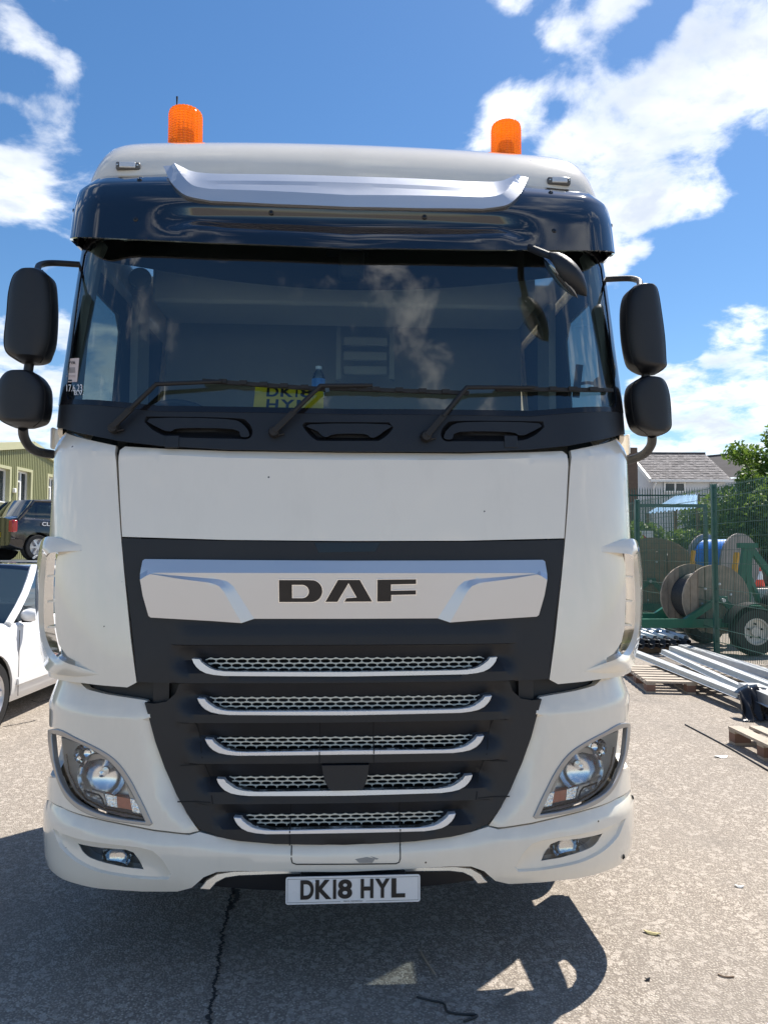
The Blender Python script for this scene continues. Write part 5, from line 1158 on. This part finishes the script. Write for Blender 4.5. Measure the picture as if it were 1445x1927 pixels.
def trailer(loc, ang, label, jack=1.15, uprights=True, wx=.75):
    r = empty('drum_trailer', loc, ang, label, 'trailer', 'cable drum trailers behind the fence')
    fr = MB()
    for sy in (-.55, .55): fr.box((-1.35, sy-.05, .42), (1.35, sy+.05, .56))
    for sx in (-1.35, 1.25): fr.box((sx, -.55, .43), (sx+.10, .55, .55))
    fr.build('chassis', TG, r, None, world=False)
    for sy in (-1, 1):
        w_ = MB().lathe([(.21, -.11), (.34, -.11), (.375, -.07), (.385, 0), (.375, .07), (.34, .11), (.21, .11)], (wx, sy*.78, .385), 'Y', 36).build('wheel', RUBBER, r, 35, world=False)
        MB().lathe([(.215, sy*.10), (.19, sy*.105), (.18, sy*.05), (.075, sy*.03), (.07, sy*.08), (.001, sy*.08)], (wx, sy*.78, .385), 'Y', 28).build('rim', M('trailer_rim', (.62, .60, .55), .5, var=.15), w_, 30, world=False)
        for k in range(5):
            t_ = 2*math.pi*k/5+.3; MB().lathe([(.001, sy*.03), (.014, sy*.025), (.015, -sy*.01)], (wx+.115*math.cos(t_), sy*(.78+.045), .385+.115*math.sin(t_)), 'Y', 8).build('wheel_nut', BLACKD, w_, world=False)
        gd = [[Vector((wx+.45*math.cos(RAD(a_)), sy*yy, .40+.43*math.sin(RAD(a_)))) for a_ in range(15, 170, 10)] for yy in (.64, .93)]
        MB().grid(gd).build('mudguard', BLACKP, r, 60, world=False)
        if uprights:
            up = MB(); up.beam((-.62, sy*.55, .5), (-.05, sy*.55, jack), .09); up.beam((.45, sy*.55, .5), (.02, sy*.55, jack), .09); up.build('drum_cradle', TG, r, None, world=False)
            MB().box((-.10, sy*.55-.08, jack-.05), (.08, sy*.55+.08, jack+.06)).build('axle_block', TG, r, world=False, bevel=.01)
    MB().tube([(-.02, -.7, jack), (-.02, .7, jack)], .03, 10).build('drum_spindle', GALV, r, world=False)
    lm = MB().box((-1.42, -.62, .28), (-1.36, -.50, .66)).build('lamp_board', TG, r, None, world=False)
    MB().box((-1.44, -.60, .50), (-1.42, -.52, .60)).build('tail_lamp', AMBER, r, None, world=False)
    MB().lathe([(.001, .09), (.03, .08), (.03, 0)], (-1.39, -.56, .66), 'Z', 10).build('marker_light', RED, r, world=False)
    MB().beam((1.35, 0, .5), (2.3, 0, .5), .09).build('drawbar', TG, r, None, world=False)
    return r
t2 = camf(5.36, 12.55); a2 = -YAW+RAD(4)
trailer((t2.x, t2.y, 0), a2, 'green drum trailer with pale-rimmed wheel closest to the green fence post', .86, True, .40)
drum((t2.x, t2.y, .86), a2, .56, .80, WOOD, BLKCB, .40, 'weathered grey wooden cable drum beside the trailer wheel')
t1 = camf(5.75, 15.9); a1 = -YAW+RAD(-24)
trailer((t1.x, t1.y, 0), a1, 'green drum trailer carrying the largest brown drum', 1.02)
drum((t1.x, t1.y, 1.02), a1, .90, 1.00, WOODD, BLKCB, .62, 'large dark brown wooden cable drum with wide flanges')
t3 = camf(7.35, 16.2); a3 = -YAW+RAD(28)
trailer((t3.x, t3.y, 0), a3, 'green drum trailer supporting the drum of blue cable', 1.25)
drum((t3.x, t3.y, 1.40), a3, .62, .85, M('grey_wood', (.33, .29, .27), .8, var=.25), BLUEC, .50, 'wooden drum wound with bright blue cable')
t4 = camf(10.15, 19.0)
drum((t4.x, t4.y, 1.36), a3, .60, .6, WOODP, BLKCB, .40, 'pinkish brown wooden cable drum beyond the traffic cone')
MB().box((t4.x-.5, t4.y-.4, 0), (t4.x+.5, t4.y+.4, .76)).build('drum_stand', TG, None, None)
tag(bpy.data.objects['drum_stand'], 'green steel stand under the pinkish brown drum', 'stand')
for (u0, v0), (u1, v1), D, lb in (((1372, 1112), (1386, 1040), 12.9, 'yellow steel prop leaning beside the green jack frame'), ((1297, 1090), (1304, 1036), 14.6, 'short yellow prop leaning on the large brown drum')):
    p, q = atd(u0, v0, D), atd(u1, v1, D+.1); mb = MB(); mb.beam(Vector((p.x-.04, p.y, .50)), q, .085, .05); tag(mb.build('steel_prop', YEL, None, None), lb, 'prop', 'yellow props among the drums')
jf = empty('jack_frame', atd(1395, 1180, 12.9)*1, 0, 'tall green steel jack frame behind the trailer wheel', 'jack frame')
for (u0, v0), (u1, v1), D in (((1388, 1150), (1402, 1028), 13.2), ((1404, 1150), (1408, 1028), 13.2), ((1408, 1028), (1450, 1082), 13.2)):
    MB().beam(atd(u0, v0, D), atd(u1, v1, D), .10).build('frame_leg', TG, jf, None)
p = atd(1405, 1026, 13.2); MB().box((p.x-.16, p.y-.06, p.z-.05), (p.x+.16, p.y+.06, p.z+.04)).build('frame_head', TG, jf, None)
for x_ in (0,):
    p = atd(1388, 1150, 13.2); MB().box((p.x-.10, p.y-.12, 0), (p.x+.22, p.y+.12, p.z)).build('frame_base', TG, jf, None)
# traffic cones
CON = M('cone_orange', (.80, .075, .03), .5, var=.08); CONW = M('cone_white', (.78, .78, .76), .4)
def cone(p, h, label):
    r = empty('traffic_cone', p, .4, label, 'traffic cone', 'traffic cones in the compound'); s = h/.75
    MB().box((-.19*s, -.19*s, 0), (.19*s, .19*s, .035*s)).build('cone_base', BLACKP, r, world=False)
    rad = lambda z: .145*s*(1-z/(.80*s))+.012
    MB().lathe([(rad(z), z) for z in (.035*s, .25*s)]+[(rad(z), z) for z in (.25*s,)], (0, 0, 0), 'Z', 24).build('cone_body', CON, r, world=False)
    MB().lathe([(rad(.25*s)+.001, .25*s), (rad(.50*s)+.001, .50*s)], (0, 0, 0), 'Z', 24).build('cone_band', CONW, r, world=False)
    MB().lathe([(rad(.50*s), .50*s), (rad(h), h), (.001, h)], (0, 0, 0), 'Z', 24).build('cone_tip', CON, r, world=False)
gp = atd(1428, 1106, 16.9)
MB().box((gp.x-.8, gp.y-.5, 0), (gp.x+.8, gp.y+.5, gp.z)).build('pallet_box', M('pale_board', (.62, .58, .52), .7), None, None); tag(bpy.data.objects['pallet_box'], 'pale boxed crate with a traffic cone on top', 'crate')
cone(gp, .56, 'orange and white traffic cone standing on the pale crate')
# red and white warning sign
p = atd(1208, 1022, 20.5); sgn = empty('warning_sign', (p.x, p.y, 0), 0, 'red and white chevron warning board behind the drums', 'sign')
MB().box((p.x-.24, p.y-.01, p.z-.24), (p.x+.30, p.y+.01, p.z+.34)).build('sign_board', CONW, sgn, None)
for dz in (-.05,):
    MB().add([(p.x-.24, p.y-.014, p.z-.10), (p.x-.24, p.y-.014, p.z-.26), (p.x+.02, p.y-.014, p.z+.06), (p.x+.30, p.y-.014, p.z-.20), (p.x+.30, p.y-.014, p.z-.02), (p.x+.02, p.y-.014, p.z+.24)], [(0, 1, 2, 5), (5, 2, 3, 4)]).build('chevron', M('chevron_red', (.65, .04, .04), .4), sgn, None)
MB().box((p.x-.03, p.y+.011, 0), (p.x+.03, p.y+.05, p.z)).build('sign_post', GALV, sgn, None)

# ------------------------------------------------------------------ pallets and steel on the near side of the fence
PW = M('pallet_wood', (.42, .36, .29), .85, var=.3, vs_=6, bump=.5, bs=50, dirt=((.20, .17, .14), 5., .6)); PWR = M('pallet_block', (.20, .115, .085), .85, var=.3, vs_=9)
def pallet(loc, rz, label):
    r = empty('pallet', loc, rz, label, 'pallet', 'wooden pallets on the tarmac')
    for i in range(7): x = -.55+1.1*i/6; MB().box((x-.055, -.5, .118), (x+.055, .5, .14)).build('top_board', PW, r, None, world=False)
    for y in (-.45, 0, .45):
        MB().box((-.6, y-.05, .096), (.6, y+.05, .1175)).build('stringer_board', PW, r, None, world=False); MB().box((-.6, y-.05, .0), (.6, y+.05, .02)).build('bottom_board', PW, r, None, world=False)
        for x in (-.53, 0, .53): MB().box((x-.07, y-.05, .0205), (x+.07, y+.05, .0955)).build('block', PWR, r, None, world=False)
    return r
pa = atz(1275, 1296); pallet((pa.x+.10, pa.y+.25, 0), -YAW+RAD(84), 'grey pallet under the long steel channels')
pb = camf(3.58, 6.0); pallet((pb.x, pb.y, 0), -YAW+RAD(2), 'brown-blocked pallet below the black plastic sack')
pc = atz(1402, 1302); pallet((pc.x+.35, pc.y+.6, 0), -YAW+RAD(86), 'pallet propping the steel ends beside the black sack')
def channel(a, b, w, h, label, mat=GALV, t_=.004):
    a, b = Vector(a), Vector(b); d = (b-a).normalized(); s = d.cross(Vector((0, 0, 1))).normalized(); up = s.cross(d)
    pr = [(-w/2, 0), (-w/2+.02, 0), (-w/2+.03, h), (w/2-.03, h), (w/2-.02, 0), (w/2, 0)]; pr = pr+[(x, z-t_) for x, z in reversed(pr)]
    rows = [[p+s*x+up*z for x, z in pr] for p in (a, b)]; o = MB().grid(rows, True).build('steel_channel', mat, None, 20)
    tag(o, label, 'steel channel', 'galvanised steel channels on pallets'); return o
zc1 = .19
channel(atz(1186, 1228, zc1), atz(1398, 1313, .14), .17, .05, 'long galvanised channel lying along the front edge of the grey pallet')
channel(atz(1248, 1229, zc1+.03), atz(1415, 1308, .15), .12, .05, 'galvanised channel lying at a slant beside the longest one')
channel(atz(1266, 1224, zc1+.07), atz(1470, 1304, .18), .17, .06, 'galvanised channel with raised ridge close to the fence')
channel(atz(1284, 1222, zc1+.02), atz(1500, 1290, .16), .20, .07, 'wide galvanised channel tight against the fence foot')
channel(atz(1408, 1303, .16), atz(1560, 1372, .20), .26, .10, 'broad steel trough poking from the black plastic sack')
# corrugated sheets: white lining sheets on dark ones
SHW = M('sheet_white', (.72, .75, .78), .3, metal=.2, var=.03); SHD = M('sheet_dark', (.035, .036, .04), .5)
sa, sb = atz(1252, 1224, .10), atz(1160, 1172, .10)
ax_ = camf(0, 1, 0)-camf(0, 0, 0); ay_ = camf(1, 0, 0)-camf(0, 0, 0); ctr = atz(1246, 1226, .05)
for k, (m_, lb, dz, back_, sh) in enumerate(((SHD, 'dark corrugated sheet at the bottom of the stack', .0, 0., 0.), (SHD, 'dark corrugated sheet lying second in the stack', .05, .05, .02), (SHW, 'white corrugated sheet lying on the dark ones', .10, .25, .06), (SHW, 'topmost white corrugated sheet of the stack', .125, .75, -.05))):
    top = []; n = 96
    for D in (back_, 3.4):
        row = []
        for i in range(n+1):
            s_ = -.50+1.0*i/n; ph_ = (i/n*6) % 1; z = .10+dz+.075*(1 if .32 < ph_ < .68 else 0 if (ph_ < .18 or ph_ > .82) else (ph_-.18)/.14 if ph_ < .5 else (.82-ph_)/.14)
            p = ctr+ax_*D+ay_*(s_+sh); row.append(Vector((p.x, p.y, z)))
        top.append(row)
    o = MB().grid(top).build('corrugated_sheet', m_, None, 20); o.modifiers.new('s', 'SOLIDIFY').thickness = .006
    tag(o, lb, 'metal sheet', 'corrugated sheets stacked by the fence')
for D in (.25, 1.8):
    p = ctr+ax_*D; q = MB().beam(p-ay_*.55+Vector((0, 0, -p.z+.05)), p+ay_*.55+Vector((0, 0, -p.z+.05)), .09, .09).build('timber_bearer', WOODD, None, None)
    tag(q, 'timber bearer under the %s end of the corrugated stack' % ('open' if D < 1 else 'far'), 'timber')
# black plastic sack over the trough
SACK = M('black_sack', (.012, .012, .014), .28, var=.2, bump=.8, bs=18)
p0s = atz(1412, 1300, .26); rows = []
for j in range(15):
    v = j/14; row = []
    for i in range(25):
        u = i/24; x = (u-.5)*.42; z = .30-abs(x)**2*1.6*(1) ; drop = max(0, v-.35)*.52*(1-.6*abs(u-.45)); nz_ = .016*math.sin(u*23+v*3)+.012*math.sin(u*41-v*9)
        base = p0s+ay_*(x*.8+.05-.06*v)-ax_*(v*.34-.12); row.append(Vector((base.x+nz_*.6, base.y-nz_, max(.015, z-drop+nz_*.8))))
    rows.append(row)
sk_ = MB().grid(rows).build('plastic_sack', SACK, None, 80); sk_.modifiers.new('s', 'SOLIDIFY').thickness = .004; sk_.modifiers.new('d', 'SUBSURF').render_levels = 1
tag(sk_, 'crumpled black plastic sack draped over the steel trough end', 'plastic sack')
# odds and ends on the ground
def gwire(name, pts, r, mat, label, cat):
    return tag(MB().tube(smooth_path([atz(u, v, r+.001) for u, v in pts], 6), r, 6).build(name, mat, None, 60), label, cat)
gwire('cable', [(1288, 1363), (1330, 1385), (1380, 1412), (1445, 1450), (1500, 1480)], .006, BLKCB, 'thin black cable lying straight across the sunlit tarmac', 'cable')
gwire('wire_offcut', [(784, 1876), (808, 1882), (834, 1888), (842, 1903), (865, 1908), (898, 1911), (872, 1922)], .004, BLKCB, 'bent black wire offcut in the lorry shadow', 'wire')
gwire('twig', [(792, 1790), (803, 1810), (818, 1832)], .004, WOOD, 'short brown twig at the edge of the lorry shadow', 'twig')
gwire('twig', [(1350, 1833), (1362, 1838), (1380, 1838)], .003, WOODD, 'thin dark twig on the sunlit tarmac', 'twig')
def flake(name, u, v, s, mat, label, cat, asp=.5, rz=.3):
    c = atz(u, v, .004); pts = [Vector((math.cos(t_)*s*(1+.2*math.sin(3*t_)), math.sin(t_)*s*asp, .004*math.cos(2*t_))) for t_ in [2*math.pi*i/12 for i in range(12)]]
    R_ = Matrix.Rotation(rz, 3, 'Z'); return tag(MB().prism([R_ @ p+c for p in pts], (0, 0, 0), (0, 0, .004)).build(name, mat, None, None), label, cat)
flake('dry_leaf', 1226, 1756, .035, M('leaf_dry', (.42, .36, .18), .7), 'yellowish dry leaf lying on sunlit tarmac', 'leaf', .35, -.5)
flake('paper_scrap', 1357, 1424, .055, CONW, 'pale scrap of paper near the thin black cable', 'paper', .6, .1)
flake('plastic_chip', 1390, 1668, .022, CONW, 'small white plastic chip on the bare tarmac', 'litter', .5, -.4)
flake('stone_chip', 1218, 1843, .010, BLKCB, 'small black stone on the sunlit tarmac', 'stone', .8, 0)

# ------------------------------------------------------------------ vegetation
LEAF = M('leaf_green', (.085, .155, .030), .55, var=.25, vs_=1.5, island=.45); LEAFD = M('leaf_dark', (.045, .085, .022), .55, var=.25, vs_=1.5, island=.45); LEAFY = M('leaf_yellow', (.26, .24, .03), .55, island=.35)
for m_ in (LEAF, LEAFD, LEAFY):
    t_ = m_.node_tree; b0 = t_.nodes['Principled BSDF']; tl = t_.nodes.new('ShaderNodeBsdfTranslucent'); tl.inputs[0].default_value = (.22, .34, .05, 1); mxn = t_.nodes.new('ShaderNodeMixShader'); mxn.inputs[0].default_value = .3
    o_ = t_.nodes['Material Output']; t_.links.new(b0.outputs[0], mxn.inputs[1]); t_.links.new(tl.outputs[0], mxn.inputs[2]); t_.links.new(mxn.outputs[0], o_.inputs[0])
BARK = M('bark', (.10, .08, .06), .9, var=.3, bump=.8, bs=30)
def leaves(name, clumps, n, size, mat, parent, seed):
    rng = np.random.default_rng(seed); V = []; tot_w = sum(c[3]**2 for c in clumps)
    for cx_, cy_, cz_, r in clumps:
        k = int(n*r*r/tot_w); d = rng.normal(size=(k, 3)); d /= np.linalg.norm(d, axis=1)[:, None]; rad = r*(rng.random(k)**.45)[:, None]; c = np.array([cx_, cy_, cz_])+d*rad*np.array([1, 1, .85])
        a = rng.normal(size=(k, 3)); a /= np.linalg.norm(a, axis=1)[:, None]; b = np.cross(a, rng.normal(size=(k, 3))); b /= np.linalg.norm(b, axis=1)[:, None]
        s = size*rng.uniform(.6, 1.3, size=(k, 1)); V.append(np.stack([c-a*s, c+b*s*.45, c+a*s, c-b*s*.45], 1))
    V = np.concatenate(V).reshape(-1, 3); m = len(V)//4; me = bpy.data.meshes.new(name); me.from_pydata(V.tolist(), [], np.arange(m*4).reshape(m, 4).tolist()); me.materials.append(mat); return put(name, me, parent, True)
def clumpset(c, rad, k, rmin, rmax, seed):
    rnd = random.Random(seed); o = []
    for _ in range(k):
        while True:
            p = Vector((rnd.uniform(-1, 1), rnd.uniform(-1, 1), rnd.uniform(-1, 1)))
            if p.length < 1: break
        o.append((c[0]+p.x*rad[0], c[1]+p.y*rad[1], c[2]+p.z*rad[2], rnd.uniform(rmin, rmax)))
    return o
def tree(name, base, h, rad, label, mat, n, seed, size=.09, k=30):
    r = empty(name, (base.x, base.y, 0), 0, label, 'tree', 'trees beyond the compound'); cl = clumpset((base.x, base.y, h*.62), rad, k, .35, .85, seed)
    tr_ = MB().tube([(base.x, base.y, 0), (base.x+.05, base.y, h*.25), (base.x-.05, base.y+.05, h*.5), (base.x, base.y, h*.8)], [.17, .13, .09, .03], 10)
    for c in cl[::2]: tr_.tube([(base.x, base.y, h*.35), ((base.x+c[0])/2, (base.y+c[1])/2, (h*.4+c[2])/2+.1), c[:3]], [.06, .035, .01], 5)
    tr_.build('trunk', BARK, r, 60); leaves('crown', cl, n, size, mat, r, seed); return r
tb = camf(11.35, 21.0); tree('tree', tb, 5.0, (2.1, 1.8, 2.1), 'tall bushy green tree rising above the fence', LEAF, 26000, 3, .085, 46)
tb = camf(14.6, 24.0); tree('tree', tb, 5.0, (2.2, 2.0, 2.0), 'broad green tree behind the tall bushy one', LEAFD, 14000, 4, .10, 30)
tb = camf(10.9, 26.0); tree('sapling', tb, 4.0, (.35, .35, .9), 'slim light green sapling in front of the dark roof', LEAF, 2600, 8, .08, 9)
def bush(loc, rad, label, mat, n, seed, size=.07, k=20, group='bushes behind the compound'):
    r = empty('bush', (loc.x, loc.y, 0), 0, label, 'bush', group); cl = clumpset((loc.x, loc.y, rad[2]), rad, k, .25, .55, seed)
    st = MB()
    for c in cl[::3]: st.tube([(loc.x, loc.y, 0), ((loc.x+c[0])/2, (loc.y+c[1])/2, c[2]*.55), c[:3]], [.035, .02, .008], 5)
    st.build('stems', BARK, r, 60); leaves('foliage', cl, n, size, mat, r, seed)
bush(camf(7.6, 20.8), (1.5, .8, 1.15), 'rounded bramble bush with pale glossy leaves behind the largest drum', LEAF, 12000, 11)
bush(camf(9.1, 20.6), (1.0, .7, 1.15), 'dark green bush under the blue-white sheet roof', LEAFD, 9000, 12)
bush(camf(7.55, 24.5), (.75, .7, 1.42), 'yellowish bush below the house gable', LEAFY, 6000, 13)
bush(camf(10.6, 19.6), (1.5, .7, 1.35), 'deep green hedge bush behind the tall fence post', LEAFD, 13000, 14)
bush(camf(12.3, 20.2), (1.3, .8, 1.4), 'deep green hedge bush beside the pinkish drum', LEAFD, 9000, 15)

# ------------------------------------------------------------------ house, far palisade, sheet roof
REND = M("white_render", (.62, .64, .66), .8, var=.03, bump=.2, bs=60); SLATE = M('pale_slate', (.40, .38, .37), .6, var=.2, vs_=1.2, bump=.3, bs=10); SLATED = M('dark_slate', (.10, .095, .095), .9, var=.25, vs_=1.5, spec=.03); BRICK = M('chimney_brick', (.12, .085, .065), .85, var=.3, vs_=8)
HD = 40.0
hc = camf(0, HD); hx = lambda u, D=HD: (u-722.5)/FPX*D
hz_ = lambda v, D=HD: CAMP.z+(1035-v)/FPX*D
ho = empty('white_house', camf(hx(1260), HD+3), -YAW, 'white rendered house with pale slate roof and brown chimney', 'house')
def hp_(u, v, D): return camf(hx(u, D), D, hz_(v, D))
E1, R1 = hz_(899), hz_(851, HD+3.2); xl, xr = hx(1230), hx(1345)
A0 = camf(xl, HD, 0); A1 = camf(xr, HD, 0); B0 = camf(hx(1192, HD+3), HD+3.2, 0)
gl = camf(xl-.4, HD, 0); gfar = camf(xl-.4, HD+6.4, 0)
xg0, xg1 = hx(1190, HD+6), xl
fl_, fr_ = camf(xl, HD), camf(xr+.6, HD); bl_0, br_ = camf(xl, HD+6.4), camf(xr+.6, HD+6.4)
up = lambda p, z: Vector((p.x, p.y, z))
MB().add([up(fl_, 0), up(fr_, 0), up(fr_, E1), up(fl_, E1)], [(0, 1, 2, 3)]).build('front_wall', REND, ho, None)
MB().add([up(fl_, 0), up(bl_0, 0), up(bl_0, E1), up(fl_.lerp(bl_0, .5), R1-.1), up(fl_, E1)], [(0, 1, 2, 3, 4)]).build('gable_wall', REND, ho, None)
# slates in courses, each course a little proud of the next
nco = 16; rdg0, rdg1 = up(camf(xl-.25, HD+3.2), R1), up(camf(xr+.9, HD+3.2), R1); ev0, ev1 = up(camf(xl-.25, HD-.25), E1-.12), up(camf(xr+.9, HD-.25), E1-.12)
rfo = MB().add([ev0-Vector((0, 0, .05)), ev1-Vector((0, 0, .05)), rdg1-Vector((0, 0, .05)), rdg0-Vector((0, 0, .05))], [(0, 1, 2, 3)]).build('house_roof', SLATE, ho, None)
mb = MB(); rs = random.Random(5)
nrm = (ev1-ev0).cross(rdg0-ev0).normalized()
for i in range(nco):
    t0_, t1_ = i/nco, (i+1.25)/nco; off_ = (i % 2)*.5; m_ = 26
    for j in range(-1, m_):
        s0_, s1_ = max(0, (j+off_)/m_), min(1, (j+.97+off_)/m_)
        if s1_ <= s0_: continue
        lo0, lo1 = ev0.lerp(ev1, s0_), ev0.lerp(ev1, s1_); hi0, hi1 = rdg0.lerp(rdg1, s0_), rdg0.lerp(rdg1, s1_); e = nrm*(.03+rs.uniform(-.006, .012))
        mb.add([lo0.lerp(hi0, t0_)+e, lo1.lerp(hi1, t0_)+e, lo1.lerp(hi1, min(1, t1_))+nrm*.004, lo0.lerp(hi0, min(1, t1_))+nrm*.004], [(0, 1, 2, 3)])
SLATE2 = M('pale_slate_tiles', (.26, .245, .24), .9, var=.1, vs_=2, island=.22, spec=.05); mb.build('slates', SLATE2, rfo, None, kind='stuff')
MB().add([up(camf(xl-.25, HD+6.7), E1-.12), up(camf(xr+.9, HD+6.7), E1-.12), rdg1, rdg0], [(0, 1, 2, 3)]).build('back_roof', SLATED, ho, None)
MB().beam(rdg0, rdg1, .22, .14).build('ridge_tiles', SLATED, rfo, None); MB().beam(ev0, ev1, .12, .12).build('gutter', UPVC, ho, None)
MB().beam(ev0+Vector((-.02, 0, .02)), rdg0+Vector((-.02, 0, .02)), .10, .22).build('barge_board', UPVC, ho, None)
mb = MB().tube([ev0+Vector((.3, -.05, -.1)), up(camf(xl-.05, HD-.08), E1-.55), up(camf(xl-.05, HD-.08), 0.2)], .05, 8).build('downpipe', UPVC, ho)
def hwin(u0, v0, u1, v1, splits, parent):
    a_, b_2 = hp_(u0, v1, HD), hp_(u1, v0, HD); y_ = -.06; dx = (camf(1, 0)-camf(0, 0)); dy = (camf(0, 1)-camf(0, 0)); w_ = (b_2-a_).dot(dx); h_ = b_2.z-a_.z
    def bx_(x0, z0, x1, z1, d0, d1, m): 
        vs_ = [a_+dx*x+dy*d+Vector((0, 0, z)) for x in (x0, x1) for d in (d0, d1) for z in (z0, z1)]; return MB().add(vs_, [(0, 1, 3, 2), (4, 6, 7, 5), (0, 4, 5, 1), (2, 3, 7, 6), (0, 2, 6, 4), (1, 5, 7, 3)]).build
    wn = bx_(0, 0, w_, h_, -.05, -.02, None)('window', M('house_pane', (.03, .035, .04), .05), parent, None)
    for x in [0]+[w_*s for s in splits]+[w_-.09]: bx_(x, 0, x+.09, h_, -.10, -.05, None)('window_frame', UPVC, wn, None)
    for z in (0, h_*.78, h_-.09): bx_(.09, z, w_-.09, z+.09, -.095, -.05, None)('window_frame', UPVC, wn, None)
hwin(1249, 903, 1290, 925, [.48], ho)
hwin(1336, 908, 1352, 922, [], ho)
cb = camf(hx(1187), HD-.2); MB().box((cb.x-.55, cb.y-.3, 0), (cb.x+.22, cb.y+.7, hz_(842))).build('chimney', BRICK, ho, None)
d0, d1, d2, d3 = hp_(1306, 900, HD+1), hp_(1420, 893, HD+1), hp_(1420, 848, HD+6), hp_(1322, 858, HD+6)
h2 = empty('grey_roofed_house', camf(hx(1370, HD+3), HD+3), -YAW, 'house with dark slate roof adjoining the white house', 'house')
MB().add([d0, d1, d2, d3], [(0, 1, 2, 3)]).build('house_roof', SLATED, h2, None)
MB().add([up(d0, 0)+Vector((.3, .3, 0)), up(d1, 0)+Vector((0, .3, 0)), d1+Vector((0, .3, -.05)), d0+Vector((.3, .3, -.05))], [(0, 1, 2, 3)]).build('front_wall', REND, h2, None)
MB().beam(d3, d2, .25, .16).build('ridge_tiles', SLATED, h2, None)
# palisade
PD = 27.0; pf = empty('palisade_fence', camf(hx(1270, PD), PD), -YAW, 'dark spiked palisade fence in front of the white house', 'fence')
mb = MB()
for i in range(70):
    X_ = hx(1150, PD)+i*.095; zt_ = hz_(914, PD); p = camf(X_, PD, 0); mb.box((p.x-.012, p.y-.01, 0), (p.x+.012, p.y+.01, zt_-.1)); mb.add([(p.x-.012, p.y, zt_-.1), (p.x+.012, p.y, zt_-.1), (p.x, p.y, zt_)], [(0, 1, 2)])
mb.build('pales', FG, pf, None, kind='stuff')
for z in (.4, hz_(930, PD)): MB().beam(camf(hx(1150, PD), PD+.03, z), camf(hx(1150, PD)+6.7, PD+.03, z), .05).build('rail', FG, pf, None)
# clear corrugated lean-to roof
LD = 22.6; q0, q1, q2, q3 = atd(1218, 966, LD), atd(1312, 955, LD), atd(1312, 930, LD+2.2), atd(1270, 934, LD+2.2)
lt_ = empty('lean_to_shelter', camf(hx(1265, LD), LD), -YAW, 'small lean-to with pale blue corrugated plastic roof beyond the gate', 'shelter')
rows = [[q0.lerp(q1, i/60).lerp(q3.lerp(q2, i/60), j)+Vector((0, 0, .03*math.sin(i*1.3))) for i in range(61)] for j in (0, 1)]
MB().grid(rows).build('roof_sheet', M('blue_plastic_roof', (.42, .60, .78), .3, var=.15, vs_=2), lt_, 60)
for p in (q0, q1, q2, q3): MB().beam(up(p, 0), p, .08).build('shelter_post', WOODD, lt_, None)
gwl = camf(4.0, 23.5); dw = empty('timber_fence', gwl, -YAW, 'low dark timber fence behind the warning board', 'fence')
for i in range(14):
    p = camf(7.4+i*.16, 23.2); MB().box((p.x-.075, p.y-.012, 0), (p.x+.075, p.y+.012, 1.75)).build('board', WOODD, dw, None)
# far line of trees closing the yard
rf_ = random.Random(21); cl = []
for i in range(120):
    X_ = -38+i*.5; cl.append(tuple(camf(X_+rf_.uniform(-.4, .4), 62+rf_.uniform(-2, 2), rf_.uniform(.8, 3.6)))+(rf_.uniform(1.1, 2.0),))
wd_ = leaves('far_wood', cl, 42000, .32, LEAFD, None, 33); wd_['kind'] = 'stuff'; tag(wd_, 'distant dark green line of trees beyond the yard', 'trees')
